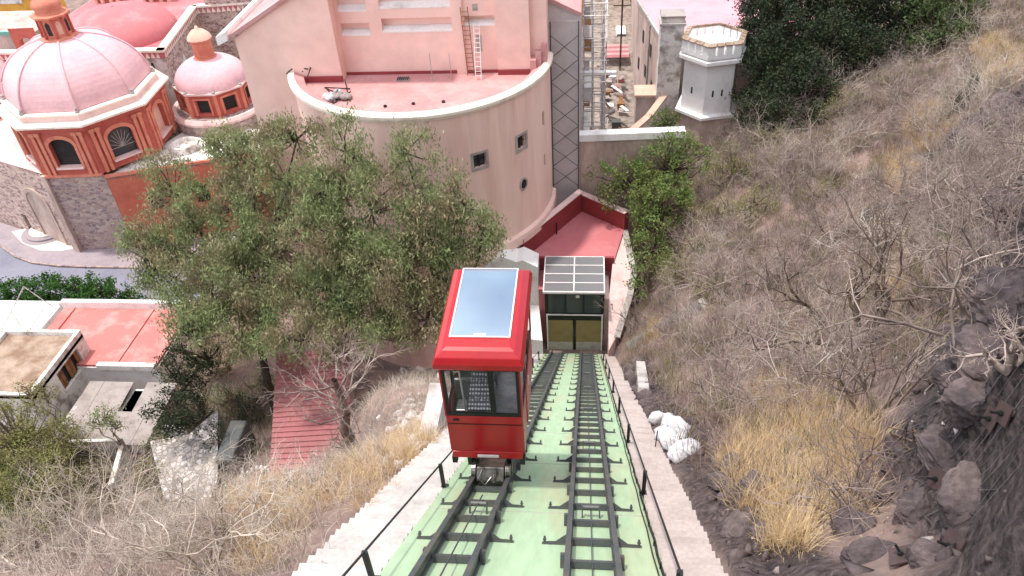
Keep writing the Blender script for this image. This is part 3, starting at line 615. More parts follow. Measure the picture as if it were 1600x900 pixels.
def arch_wall(m, fn, L, z0, z1, uc, w, zs, zr, depth, n=10):
    a, b = uc-w/2, uc+w/2
    arc = [(uc-w/2*math.cos(math.pi*i/n), zr+w*.32*math.sin(math.pi*i/n)) for i in range(n+1)]
    for q in ([(0, z0), (a, z0), (a, z1), (0, z1)], [(b, z0), (L, z0), (L, z1), (b, z1)], [(a, z0), (b, z0), (b, zs), (a, zs)]):
        m.add([fn(u, z, 0) for u, z in q], [(0, 1, 2, 3)])
    for i in range(n):
        (u, z), (u2, z2) = arc[i], arc[i+1]; m.add([fn(u, z, 0), fn(u2, z2, 0), fn(u2, z1, 0), fn(u, z1, 0)], [(0, 1, 2, 3)])
    pl = [(a, zs)]+arc+[(b, zs)]
    for i in range(len(pl)):
        p, q = pl[i], pl[(i+1) % len(pl)]; m.add([fn(*p, 0), fn(*p, depth), fn(*q, depth), fn(*q, 0)], [(0, 1, 2, 3)])
    return pl
def ring_trim(m, fn, pl, uc, zc, off, out):
    outer = []
    for u, z in pl: 
        d = np.array([u-uc, z-zc]); d /= np.linalg.norm(d); outer.append((u+d[0]*off, z+d[1]*off))
    for i in range(len(pl)-1):
        p, q, r, s = pl[i], pl[i+1], outer[i+1], outer[i]
        m.add([fn(*p, -out), fn(*q, -out), fn(*r, -out), fn(*s, -out), fn(*r, 0), fn(*s, 0), fn(*p, 0), fn(*q, 0)], [(0, 1, 2, 3), (3, 2, 4, 5), (1, 0, 6, 7)])
# --- great domed church
CC = np.array([-55.9, 76.3]); CR = 8.2; A_0 = math.radians(-108.5)
ch = thing('domed_church', (*CC, 0), 'large octagonal church drum with ribbed pale pink dome and orange lantern', 'church')
cor = lambda k, r=CR: CC+r*np.array([math.cos(A_0+k*math.pi/4), math.sin(A_0+k*math.pi/4)])
for k in range(8):
    fn, L = flat_wall(cor(k), cor(k+1)); m = MB()
    pl = arch_wall(m, fn, L, 10, 15.4, L/2, 2.7, 10.9, 13.4, .55); dw = m.build('drum_wall', 'terracotta', ch)
    m = MB(); ring_trim(m, fn, pl, L/2, 12.4, .42, .12); m.build('window_surround', 'orange', dw)
    m = MB(); m.add([fn(u, z, .5) for u, z in pl], [tuple(range(len(pl)))]); m.build('window_pane', 'salmon' if k == 2 else ('dark' if k in (0, 7) else 'pane'), dw)
    if k not in (2, 0):
        m = MB()
        for i in range(1, 10):
            t = math.pi*i/10; m.beam(fn(L/2, 11.9, .44), fn(L/2-1.3*math.cos(t), 11.9+1.9*math.sin(t), .44), .05, .05, (0, 0, 1))
        m.beam(fn(L/2-1.3, 11.9, .44), fn(L/2+1.3, 11.9, .44), .06, .06); m.build('window_bars', 'framegrey', dw)
    m = MB(); m.add([fn(L/2-1.5, 10.75, -.3), fn(L/2+1.5, 10.75, -.3), fn(L/2+1.5, 10.75, .5), fn(L/2-1.5, 10.75, .5), fn(L/2-1.5, 10.95, -.3), fn(L/2+1.5, 10.95, -.3), fn(L/2+1.5, 10.95, .5), fn(L/2-1.5, 10.95, .5)], [(0, 1, 5, 4), (4, 5, 6, 7), (1, 2, 6, 5), (3, 0, 4, 7)]); m.build('sill', 'palepink', dw)
    for u in (.55, 1.15, L-1.15, L-.55):
        m = MB(); m.hexa([fn(u-.17, 10, -.22), fn(u+.17, 10, -.22), fn(u+.17, 10, .02), fn(u-.17, 10, .02), fn(u-.17, 14.7, -.22), fn(u+.17, 14.7, -.22), fn(u+.17, 14.7, .02), fn(u-.17, 14.7, .02)])
        m.hexa([fn(u-.27, 14.7, -.32), fn(u+.27, 14.7, -.32), fn(u+.27, 14.7, .02), fn(u-.27, 14.7, .02), fn(u-.27, 15.1, -.32), fn(u+.27, 15.1, -.32), fn(u+.27, 15.1, .02), fn(u-.27, 15.1, .02)]); m.build('pilaster', 'orange', ch)
def octa(m, prof):
    pts = [[(*cor(k, r), z) for k in range(8)] for r, z in prof]; v = [p for r in pts for p in r]; f = []
    for i in range(len(prof)-1):
        for j in range(8): f.append((i*8+j, i*8+(j+1) % 8, (i+1)*8+(j+1) % 8, (i+1)*8+j))
    m.add(v, f)
m = MB(); octa(m, [(8.2, 15.1), (8.45, 15.15), (8.45, 15.4), (8.75, 15.55), (8.75, 15.75)]); m.build('entablature', 'terracotta', ch)
m = MB(); octa(m, [(8.7, 15.75), (9.05, 15.78), (9.05, 16.0), (8.5, 16.1), (7.95, 16.1)]); m.build('cornice', 'coping', ch)
m = MB(); octa(m, [(7.95, 16.1), (7.95, 16.75)]); m.build('attic_band', 'palepink', ch)
m = MB(); octa(m, [(7.95, 16.7), (8.15, 16.72), (8.15, 16.9), (7.5, 16.95)]); m.build('cornice', 'coping', ch)
dp = [(7.45*math.cos(t)**.85 if t < 1.5 else 0, 16.95+5.6*math.sin(t)) for t in np.linspace(0, 1.36, 14)]
m = MB(); octa(m, dp); dm = m.build('dome', 'dome', ch)
for k in range(8):
    m = MB(); m.tube([(*cor(k, r+.03), z+.02) for r, z in dp], .13, 5); m.build('rib', 'dome', dm)
    m = MB(); p = cor(k, 7.7); m.lathe([(.22, 16.95), (.26, 17.1), (.1, 17.25), (.2, 17.4), (0, 17.6)], p[0], p[1], 8); m.build('finial', 'framegrey', ch)
la = thing('_tmp', (0, 0, 0), 'x', 'x'); bpy.data.objects.remove(la)
m = MB(); octa(m, [(2.0, 22.0), (2.0, 22.5), (1.7, 22.6), (1.45, 22.65), (1.45, 24.6), (1.9, 24.7), (1.95, 24.9), (1.5, 25.0)]); lt = m.build('lantern', 'orange', ch)
for k in range(8):
    fn, L = flat_wall(cor(k, 1.45), cor(k+1, 1.45)); m = MB(); m.add([fn(L/2-.24, 22.95, -.02), fn(L/2+.24, 22.95, -.02), fn(L/2+.24, 24.1, -.02), fn(L/2, 24.35, -.02), fn(L/2-.24, 24.1, -.02)], [(0, 1, 2, 3, 4)]); m.build('lantern_window', 'salmon' if k % 2 else 'dark', lt)
    m = MB(); m.tube([(*cor(k, 1.55), 22.6), (*cor(k, 1.5), 24.6)], .14, 5); m.build('lantern_column', 'terracotta', lt)
m = MB(); m.lathe([(1.5, 24.95), (1.25, 25.3), (1.5, 25.7), (1.35, 26.2), (.8, 26.6), (.35, 26.9), (.3, 27.3), (.12, 27.6), (.12, 28.4), (0, 28.5)], *CC, 14); m.build('lantern_cap', 'orange', lt, smooth=True)
# stone base of the church with street front
m = MB(); A, B = cor(0), cor(1)
H = (-76., 78.)
fn, L = flat_wall(A-[.1, .1], B+[.1, -.1]); m.wall(fn, 0, L, -.2, 10)
m.build('base_wall', 'stone', ch)
fn, L = flat_wall((-77, 76.5), A-[.1, .1]); m = MB(); m.wall(fn, 0, L, -.2, 10, [(L-9.6, L-8.7, 0, 2.6)], .5); m.build('street_front', 'stone2', ch)
m = MB(); m.add([fn(L-9.8, -.1, .45), fn(L-8.6, -.1, .45), fn(L-8.6, 2.7, .45), fn(L-9.8, 2.7, .45)], [(0, 1, 2, 3)]); m.build('door', 'dark', ch)
m = MB()
arc = [(L-6.2, 0)]+[(L-4.4-1.8*math.cos(math.pi*i/10), 5.2+1.7*math.sin(math.pi*i/10)) for i in range(11)]+[(L-2.6, 0)]
ring_trim(m, fn, arc, L-4.4, 3.5, .5, .15); m.build('portal_surround', 'tan', ch)
m = MB(); m.add([fn(u, z, -.03) for u, z in arc], [tuple(range(len(arc)))]); m.build('blocked_portal', 'tan', ch)
m = MB(); m.add([(*A, 10), (*B, 10), (*cor(2), 10), (*cor(3), 10), (-48, 84, 10), (-77, 90, 10), (-77, 76.5, 10)], [(0, 1, 2, 3, 4, 5, 6)]); m.build('base_roof', 'palepink', ch)
m = MB(); fnb, Lb = flat_wall(A, B); m.hexa([fnb(-.1, 9.8, -.3), fnb(Lb, 9.8, -.3), fnb(Lb, 9.8, .1), fnb(-.1, 9.8, .1), fnb(-.1, 10.05, -.3), fnb(Lb, 10.05, -.3), fnb(Lb, 10.05, .1), fnb(-.1, 10.05, .1)]); m.build('string_course', 'orange', ch)
m = MB(); q0 = A-np.array([.25, .15]); m.hexa([(q0[0]-.55, q0[1]-.35, -.1), (q0[0]+.3, q0[1]-.55, -.1), (q0[0]+.3, q0[1]+.3, -.1), (q0[0]-.55, q0[1]+.3, -.1), (q0[0]-.35, q0[1]-.1, 10), (q0[0]+.2, q0[1]-.2, 10), (q0[0]+.2, q0[1]+.3, 10), (q0[0]-.35, q0[1]+.3, 10)]); m.build('quoin', 'tan', ch)
# round steps in front of the portal
sp_ = at_z(76, 362, 0)
rs = thing('round_steps', (sp_[0], sp_[1], 0), 'semicircular mauve steps before the stone church front on the street corner', 'steps')
for i, (r, z) in enumerate(((3.0, .2), (2.5, .4), (2.0, .6))):
    m = MB(); m.lathe([(r, .05 if i == 0 else z-.2), (r, z), (0, z)], sp_[0], sp_[1], 28); m.build('step', 'paving' if i < 2 else 'cream', rs)
# neighbouring orange brown house
bh = thing('brown_house', (-48, 70, 0), 'orange brown rendered house wall with one barred window beside the stone church base', 'house')
p0 = B+np.array([.12, -.1]); p1 = np.array([-36., 74.0]); fn, L = flat_wall(p0, p1)
wz = at_Y(228, 316, 70.3); uw = 4.15
m = MB(); m.wall(fn, 0, L, -.1, 9.6, [(uw-.75, uw+.75, 4.6, 6.9), (uw+5-.75, uw+5.75, 4.6, 6.9)], .4); m.build('front_wall', 'brownwall', bh)
for u in (uw, uw+5):
    m = MB(); m.add([fn(u-.8, 4.5, .35), fn(u+.8, 4.5, .35), fn(u+.8, 7, .35), fn(u-.8, 7, .35)], [(0, 1, 2, 3)]); pn = m.build('window', 'dark', bh)
    m = MB()
    for i in range(5): m.beam(fn(u-.6+i*.3, 4.6, .1), fn(u-.6+i*.3, 6.9, .1), .04, .04, (0, 1, 0))
    for z in (5.2, 5.8, 6.4): m.beam(fn(u-.75, z, .1), fn(u+.75, z, .1), .04, .04)
    m.build('window_bars', 'black', pn)
m = MB(); m.prism([tuple(p0), tuple(p1), (-36, 80.), (-47.5, 80.)], 9.2, 9.5); m.build('flat_roof', 'oldwhite', bh)
m = MB(); m.beam((*p0, 9.65), (*p1, 9.65), .3, .3); m.build('parapet', 'orange', bh)
c_ = at_z(290, 232, 9.6); m = MB(); m.lathe([(1.5, 9.5), (1.55, 10.3), (1.3, 10.35), (1.2, 9.9), (0, 9.9)], c_[0], c_[1], 20); m.build('round_skylight', 'oldwhite', bh)
# --- small domed chapel
sc_ = np.array([-44.4, 83.6]); sd = thing('chapel_dome', (*sc_, 8), 'small pink dome with orange lantern on a red drum, right of the great dome', 'dome')
m = MB(); m.lathe([(5.6, 6), (5.6, 10.9), (5.3, 11.2), (0, 11.2)], *sc_, 32); m.build('round_base', 'stone', sd)
m = MB(); m.lathe([(5.65, 10.7), (5.75, 11.0), (5.55, 11.35), (5.0, 11.25)], *sc_, 32); m.build('base_coping', 'palepink', sd)
a8 = math.radians(-112); c8 = lambda k, r: sc_+r*np.array([math.cos(a8+k*math.pi/4), math.sin(a8+k*math.pi/4)])
for k in range(8):
    fn, L = flat_wall(c8(k, 4.3), c8(k+1, 4.3)); m = MB(); m.wall(fn, 0, L, 11.2, 14, [(L/2-.75, L/2+.75, 11.7, 13.3)], .35); dw = m.build('drum_wall', 'terracotta', sd)
    m = MB(); m.add([fn(L/2-.8, 11.6, .3), fn(L/2+.8, 11.6, .3), fn(L/2+.8, 13.4, .3), fn(L/2-.8, 13.4, .3)], [(0, 1, 2, 3)]); m.build('window', 'dark', dw)
    m = MB(); 
    for a, b in (((L/2-.95, 11.5), (L/2-.95, 13.45)), ((L/2+.95, 11.5), (L/2+.95, 13.45)), ((L/2-1.05, 13.5), (L/2+1.05, 13.5))): m.beam(fn(*a, -.03), fn(*b, -.03), .2, .2, (0, .3, .1) if a[0] == b[0] else (0, 0, 1))
    m.build('window_frame', 'orange', dw)
    m = MB(); m.tube([(*c8(k, 4.35), 11.2), (*c8(k, 4.35), 14)], .22, 6); m.build('pilaster', 'orange', sd)
    p = c8(k, 4.35); m = MB(); m.lathe([(.2, 14.2), (.22, 14.35), (.1, 14.5), (0, 14.8)], *p, 8); m.build('finial', 'framegrey', sd)
m = MB(); m.lathe([(4.3, 13.9), (4.6, 14.0), (4.6, 14.2), (4.2, 14.25)], *sc_, 8, a8); m.build('cornice', 'palepink', sd)
m = MB(); m.lathe([(4.25*math.cos(t), 14.22+2.9*math.sin(t)) for t in np.linspace(0, 1.3, 10)], *sc_, 32); m.build('dome', 'dome', sd, smooth=True)
m = MB(); m.lathe([(1.35, 16.9), (1.3, 17.1), (1.1, 17.1), (1.1, 18.9), (1.35, 19.0), (1.35, 19.2)], *sc_, 12); lt = m.build('lantern', 'orange', sd)
m = MB(); m.lathe([(1.4, 19.2), (1.25, 19.6), (.7, 20.1), (.2, 20.3), (.15, 20.6), (0, 20.65)], *sc_, 14); m.build('lantern_cap', 'salmon', lt, smooth=True)
# --- nave with shallow dome, behind
nv = thing('church_nave', (-58, 95, 0), 'long church nave with shallow dull red dome and zigzag brick parapet behind the great dome', 'church')
NP = [(-74, 88.4), (-52.0, 88.0), (-54.5, 104), (-40., 106), (-40, 118), (-74, 118)]
m = MB(); m.prism(NP, 0, 15.2); m.build('nave_wall', 'stone2', nv)
for (a, b) in ((NP[0], NP[1]), (NP[1], NP[2]), (NP[2], NP[3])):
    fn, L = flat_wall(a, b); m = MB(); m.hexa([fn(-.1, 15.2, -.15), fn(L+.1, 15.2, -.15), fn(L+.1, 15.2, .5), fn(-.1, 15.2, .5), fn(-.1, 16, -.15), fn(L+.1, 16, -.15), fn(L+.1, 16, .5), fn(-.1, 16, .5)]); pr = m.build('parapet', 'lowdome', nv)
    m = MB(); m.hexa([fn(-.3, 16, -.3), fn(L+.3, 16, -.3), fn(L+.3, 16, .75), fn(-.3, 16, .75), fn(-.3, 16.25, -.3), fn(L+.3, 16.25, -.3), fn(L+.3, 16.25, .75), fn(-.3, 16.25, .75)]); m.build('parapet_coping', 'coping', pr)
    for i in range(int(L/.7)):
        u = .35+i*.7; m = MB(); m.add([fn(u-.3, 15.22, -.17), fn(u+.3, 15.22, -.17), fn(u, 15.95, -.17), fn(u-.3, 15.22, -.14), fn(u+.3, 15.22, -.14), fn(u, 15.95, -.14)], [(0, 1, 2), (0, 2, 5, 3), (1, 4, 5, 2)]); m.build('brick_triangle', 'coping', pr)
m = MB(); m.prism([(-73.5, 88.8), (-52.4, 88.4), (-55, 104.4), (-40.3, 106.4), (-40.3, 117.6), (-73.5, 117.6)], 15.21, 15.4); m.build('nave_roof', 'lowdome', nv)
m = MB(); m.lathe([(7.2*math.cos(t), 15.4+3.6*math.sin(t)) for t in np.linspace(0, 1.55, 9)], -61.5, 96.2, 32); m.build('shallow_dome', 'lowdome', nv, smooth=True)
fn, L = flat_wall(NP[1], NP[2]); m = MB(); m.add([fn(5.0, 4, -.03), fn(6.8, 4, -.03), fn(6.8, 12.6, -.03), fn(6.3, 13.3, -.03), fn(5.5, 13.3, -.03), fn(5.0, 12.6, -.03)], [tuple(range(6))]); m.build('white_panel', 'oldwhite', nv)
m = MB(); m.tube([(-53.8, 87.85, 14.6), (-53.8, 87.7, 9.5)], .16, 6); m.build('rain_spout', 'black', nv)
m = MB(); fn, L = flat_wall(NP[0], NP[1]); m.add([fn(L-5.5, 6, -.03), fn(L-.02, 6, -.03), fn(L-.02, 15.1, -.03), fn(L-5.5, 15.1, -.03)], [(0, 1, 2, 3)]); m.build('white_panel', 'oldwhite', nv)
cw = thing('cloister_wall', (-42, 106, 0), 'tall speckled stone church wall with a dark arched opening behind the small dome', 'wall')
fn, L = flat_wall((-53, 104.2), (-36, 106)); m = MB(); pl = arch_wall(m, fn, L, 0, 20, 9.5, 3.2, 8.2, 10.6, .8); m.build('wall_face', 'stone2', cw)
m = MB(); m.add([fn(u, z, .75) for u, z in pl], [tuple(range(len(pl)))]); m.build('arch_recess', 'stone', cw)
m = MB(); ring_trim(m, fn, pl, 9.5, 9.5, .4, .12); m.build('arch_surround', 'tan', cw)
m = MB(); m.beam((-53, 104.1, 20.2), (-36, 105.9, 20.2), .8, .5); m.build('coping', 'coping', cw)
m = MB(); m.prism([(-41, 92), (-29, 92), (-29, 104), (-41, 104)], 0, 8); tag(m.build('low_courtyard_roof', 'palepink'), 'low pale pink roof between the small dome and the theatre wall', 'roof')
# second dome at the left picture edge
c2 = at_z(-42, 125, 13.5); d2 = thing('side_dome', (c2[0], c2[1], 10), 'pink studded dome cut off at the left picture edge', 'dome')
m = MB(); m.lathe([(6.0, 6), (6.0, 11), (6.4, 11.2), (6.4, 11.6)], c2[0], c2[1], 8); m.build('drum', 'orange', d2)
dpf = [(5.9*math.cos(t), 11.6+5.6*math.sin(t)) for t in np.linspace(0, 1.5, 12)]
m = MB(); m.lathe(dpf, c2[0], c2[1], 8); dd = m.build('dome', 'dome', d2)
for k in range(8):
    t = 2*math.pi*k/8; m = MB(); m.tube([(c2[0]+r*math.cos(t), c2[1]+r*math.sin(t), z) for r, z in dpf], .14, 5); m.build('rib', 'dome', dd)
# bell tower stumps, arch belfry and yellow house at the far left top
for (px, py, w_, lab) in ((172, 12, 3.4, 'orange bell tower base with columns, left of the pair above the shallow dome'), (247, 6, 3.8, 'orange bell tower base with columns, right of the pair above the shallow dome')):
    p = at_Y(px, py, 109); bt = thing('bell_tower', (p[0], p[1], 15), lab, 'tower')
    m = MB(); m.box(p[0]-w_/2, p[0]+w_/2, 109, 109+w_, 15, p[2]+6); m.build('shaft', 'terracotta', bt)
    for s in (-.5, -.2, .2, .5):
        m = MB(); m.tube([(p[0]+s*w_, 108.9, p[2]-1.2), (p[0]+s*w_, 108.9, p[2]+6)], .3, 8); m.build('column', 'salmon', bt)
    m = MB(); m.box(p[0]-w_/2-.4, p[0]+w_/2+.4, 108.4, 109+w_+.3, p[2]-1.8, p[2]-1.2); m.build('plinth', 'orange', bt)
m = MB(); p = at_Y(40, 65, 86); 
fnA, LA = flat_wall((p[0]-1.6, 86), (p[0]+1.6, 86.2)); bf = thing('arched_belfry', (p[0], 86, 16), 'small red arched belfry wall just left of the great dome lantern', 'belfry')
pl = arch_wall(m, fnA, LA, 16, p[2]+1.6, LA/2, 1.5, 17.2, p[2]-.1, .6); m.wall(lambda u, z, i: fnA(u, z, .6), 0, LA, 16, 17.2); m.build('arch', 'terracotta', bf)
yh = thing('yellow_house', (-84, 118, 0), 'bright yellow house at the top left picture corner', 'house')
p = at_Y(20, 22, 112); m = MB(); m.box(p[0]-9, p[0]+2.2, 112, 122, 0, p[2]+2.2); m.build('wall', 'yellow', yh)
m = MB(); m.box(p[0]-9.2, p[0]+2.4, 111.8, 112, p[2]+1.6, p[2]+2.4); m.box(p[0]-9.2, p[0]+2.4, 111.8, 122.2, p[2]+2.2, p[2]+2.45); m.build('roof_edge', 'oldwhite', yh)
m = MB(); m.box(p[0]-3.3, p[0]-1.9, 111.9, 112, p[2]-3, p[2]-.6); m.build('window', 'dark', yh)
gr = thing('teal_edged_roof', (-80, 100, 0), 'flat roof with teal parapet edge left of the dome lantern', 'roof')
p = at_Y(15, 55, 98); m = MB(); m.box(p[0]-10, p[0]+3, 98, 108, 0, p[2]); m.build('wall', 'tan', gr)
m = MB(); m.box(p[0]-10, p[0]+3.1, 97.9, 98.3, p[2], p[2]+.5); m.build('parapet', 'greysheet' if False else 'hedge' if False else mat('teal_paint', lin(120, 180, 168), fine=.05), gr)

# ------------------------------------------------------------------ pink theatre with apse
th = thing('pink_theatre', (-13.4, 58, 0), 'huge pale pink theatre with round apse and red roof terrace in the middle distance', 'theatre')
AC = np.array([-13.4, 59.4]); AR = 10.4
def cyl(px, py, r=AR):
    q = ray(px, py); a = q[0]**2+q[1]**2; b = 2*((EYE[0]-AC[0])*q[0]+(EYE[1]-AC[1])*q[1]); c = (EYE[0]-AC[0])**2+(EYE[1]-AC[1])**2-r*r
    t = (-b-math.sqrt(b*b-4*a*c))/(2*a); p = EYE+q*t; return math.atan2(p[1]-AC[1], p[0]-AC[0]), p[2]
afn = lambda u, z, i: (AC[0]+(AR-i)*math.cos(u), AC[1]+(AR-i)*math.sin(u), z)
wins = []
for px, py, w_, h_, kind in ((750, 251, 1.05, 1.15, 'f'), (815, 222, 1.0, 1.15, 'f'), (849, 186, .5, 1.3, 'n'), (851, 250, .35, 1.0, 'n'), (818, 287, .75, .75, 'r')):
    a, z = cyl(px, py); wins.append((a-w_/2/AR, a+w_/2/AR, z-h_/2, z+h_/2, kind))
m = MB(); m.wall(afn, -math.pi+.12, 0.05, 0, 26.0, [w_[:4] for w_ in wins if w_[4] != 'r'], .4, step=.09)
ap = m.build('apse_wall', 'pink_streak', th)
for a, b, c, d, k in wins:
    if k != 'r':
        m = MB(); m.add([afn(a-.01, c-.1, .3), afn(b+.01, c-.1, .3), afn(b+.01, d+.1, .3), afn(a-.01, d+.1, .3)], [(0, 1, 2, 3)]); wn = m.build('window', 'pane' if k == 'f' else 'dark', ap)
    if k == 'f':
        m = MB(); e = .2/AR
        for q in ((a-e, b+e, c-.2, c, .06), (a-e, b+e, d, d+.2, .06), (a-e, a, c, d, .06), (b, b+e, c, d, .06)):
            m.hexa([afn(q[0], q[2], -.06), afn(q[1], q[2], -.06), afn(q[1], q[2], .02), afn(q[0], q[2], .02), afn(q[0], q[3], -.06), afn(q[1], q[3], -.06), afn(q[1], q[3], .02), afn(q[0], q[3], .02)])
        m.build('window_frame', 'framegrey', wn)
        m = MB(); mid = (a+b)/2
        m.beam(afn(mid, c, .2), afn(mid, d, .2), .08, .06, (0, 1, 0)); m.beam(afn(a, (c+d)/2, .2), afn(b, (c+d)/2, .2), .06, .06); m.beam(afn(a+.01, c, .2), afn(a+.01, d, .2), .06, .06, (0, 1, 0)); m.build('glazing_bar', 'black', wn)
    if k == 'r':
        mid = (a+b)/2; zc = (c+d)/2; m = MB()
        m.add([afn(mid+.32*math.cos(t)/AR, zc+.42*math.sin(t), -.02) for t in np.linspace(0, 2*math.pi, 17)[:-1]], [tuple(range(16))]); rn = m.build('round_window', 'dark', ap)
        m = MB(); pl = [(mid+.34*math.cos(t)/AR, zc+.44*math.sin(t)) for t in np.linspace(0, 2*math.pi, 17)]; ol = [(mid+.48*math.cos(t)/AR, zc+.58*math.sin(t)) for t in np.linspace(0, 2*math.pi, 17)]
        for i in range(16): m.add([afn(*pl[i], -.08), afn(*pl[i+1], -.08), afn(*ol[i+1], -.06), afn(*ol[i], -.06), afn(*ol[i+1], .0), afn(*ol[i], .0)], [(0, 1, 2, 3), (3, 2, 4, 5)])
        m.build('window_ring', 'framegrey', rn)
def aring(name, prof, mt, a0=-math.pi+.12, a1=.05):
    m = MB(); m.lathe([(AR+d, z) for d, z in prof], *AC, 64, a0, False, a1); return m.build(name, mt, th, smooth=False)
aring('rim_moulding', [(0, 25.55), (.1, 25.6), (.1, 25.75), (.28, 25.85), (.28, 26.05), (.12, 26.2), (-.25, 26.22), (-.25, 26.1)], 'coping')
aring('parapet_inner', [(-.25, 26.12), (-.95, 25.85), (-1.0, 25.0)], 'redroof')
aring('base_ledge', [(0, 13.6), (.3, 13.45), (.34, 13.2), (.34, 12.6)], 'pink', -1.35, .05)
pts = [(AC[0]+(AR-.9)*math.cos(a), AC[1]+(AR-.9)*math.sin(a)) for a in np.linspace(-math.pi+.1, .05, 40)]
m = MB(); m.prism(pts+[(-3.4, 60.5), (-23, 60.5)], 24.6, 25.3); m.build('terrace_floor', 'redroof', th)
# stage house
YW = 58.2
m = MB(); fn = lambda u, z, i: (u, 56.9+i, z); m.add([(-27.4, 56.9, 0), (-19.4, 56.9, 0), (-19.4, 56.9, 33.4), (-23.2, 56.9, 31.6), (-27.4, 56.9, 28.9)], [(0, 1, 2, 3, 4)])
m.add([(-19.4, 56.9, 0), (-19.4, YW, 0), (-19.4, YW, 33.4), (-19.4, 56.9, 33.4)], [(0, 1, 2, 3)]); m.add([(-27.4, 80, 0), (-27.4, 56.9, 0), (-27.4, 56.9, 28.9), (-27.4, 80, 28.9)], [(0, 1, 2, 3)])
m.build('left_wing_wall', 'pink', th)
zf = lambda px, py: at_Y(px, py, YW)
fn = lambda u, z, i: (u, YW+i, z)
nich = [(-19.2, -16.9, 28.55, 29.45), (-15.9, -10.4, 28.75, 29.75), (-19.2, -16.9, 30.45, 33), (-15.9, -10.4, 30.6, 33), (-9.4, -7.0, 29.1, 29.8)]
m = MB(); m.wall(fn, -19.4, -3.1, 24.8, 34.5, nich, .6); m.build('stage_wall', 'pink', th)
for a, b, c, d in nich:
    m = MB(); m.add([fn(a, c, .6), fn(b, c, .6), fn(b, d, .6), fn(a, d, .6)], [(0, 1, 2, 3)]); nb = m.build('niche_back', 'pink', th)
    m = MB(); m.add([fn(a, c, -.02), fn(b, c, -.02), fn(b, c+.28, .58), fn(a, c+.28, .58), fn(a, c-.1, -.02), fn(b, c-.1, -.02)], [(0, 1, 2, 3), (4, 5, 1, 0)]); m.build('sloping_sill', 'white', nb)
m = MB(); m.box(-10.3, -9.5, YW-.25, YW, 25.2, 34.5); m.build('pier', 'pink', th)
m = MB(); m.box(-7.0, -4.4, YW-.5, YW, 25.2, 34.5); m.build('pier', 'pink', th)
m = MB(); m.box(-22.6, -19.36, 56.7, 56.9, 25.2, 25.75); m.box(-19.4, -7.0, YW-.15, YW, 25.2, 25.5); m.box(-7.0, -4.2, YW-.65, YW-.5, 25.2, 25.7); m.build('red_skirting', 'redwall', th)
m = MB()
for i, (x0, z1) in enumerate(((-4.4, 26.6), (-4.0, 27.1), (-3.55, 27.6))): m.box(x0, x0+.45 if i < 2 else -3.12, YW-1.0+i*.3, YW+1.5, 25.2, z1)
m.build('stepped_parapet', 'redroof', th)
m = MB(); m.box(-8.6, -8.2, YW-.03, YW, 27.0, 28.3); m.box(-8.7, -8.3, YW-.03, YW, 30.2, 30.7); m.build('wall_vent', 'framegrey', th)
m = MB(); m.hexa([(-28.2, 56.6, 28.7), (-13, 56.6, 37), (-13, 85, 37), (-28.2, 85, 28.7), (-28.2, 56.6, 29.0), (-13, 56.6, 37.3), (-13, 85, 37.3), (-28.2, 85, 29.0)]); m.build('roof_slope', 'redroof', th)
m = MB(); m.hexa([(-28.6, 56.3, 28.6), (-27.7, 56.3, 29.0), (-27.7, 85, 29.0), (-28.6, 85, 28.6), (-28.6, 56.3, 29.3), (-27.7, 56.3, 29.7), (-27.7, 85, 29.7), (-28.6, 85, 29.3)]); m.build('eaves_parapet', 'white', th)
m = MB(); m.prism([(-3.1, 60.8), (-.62, 60.8), (-.62, 85), (-3.1, 85)], 0, [30.1, 28.8, 28.8, 30.1]); m.build('unpainted_corner', 'grey_render', th)
m = MB(); m.hexa([(-3.6, 60.6, 30.2), (-.5, 60.6, 28.7), (-.5, 85, 28.7), (-3.6, 85, 30.2), (-3.6, 60.6, 30.5), (-.5, 60.6, 29.0), (-.5, 85, 29.0), (-3.6, 85, 30.5)]); m.build('roof_slope', 'redroof', th)
m = MB(); m.add([(-3.1, YW, 24), (-3.1, 60.85, 24), (-3.1, 60.85, 34), (-3.1, YW, 34)], [(0, 1, 2, 3)]); m.build('return_wall', 'pink', th)
m = MB(); m.tube([(-3.25, 60.5, 12), (-3.2, 60.5, 29)], .07, 6); m.build('rain_pipe', 'framegrey', th)
# frame of scaffold against the grey corner
sf = thing('scaffold_frame', (-1.9, 60.4, 13), 'thin braced scaffold frame standing against the grey theatre corner', 'scaffold')
for x in (-2.95, -.7):
    m = MB(); m.tube([(x, 60.45, 13), (x, 60.45, 28.4)], .05, 5); m.build('standard', 'steel', sf)
for i in range(8):
    z = 13.4+i*2.0; 
    if z > 27: break
    m = MB(); m.tube([(-2.95, 60.47, z), (-.7, 60.47, z+1.9)], .028, 4); m.tube([(-2.95, 60.43, z+1.9), (-.7, 60.43, z)], .028, 4); m.build('brace', 'steel', sf)
m = MB(); m.tube([(-2.95, 60.45, 28.4), (-.7, 60.45, 28.4)], .035, 5); m.build('ledger', 'framegrey', sf)
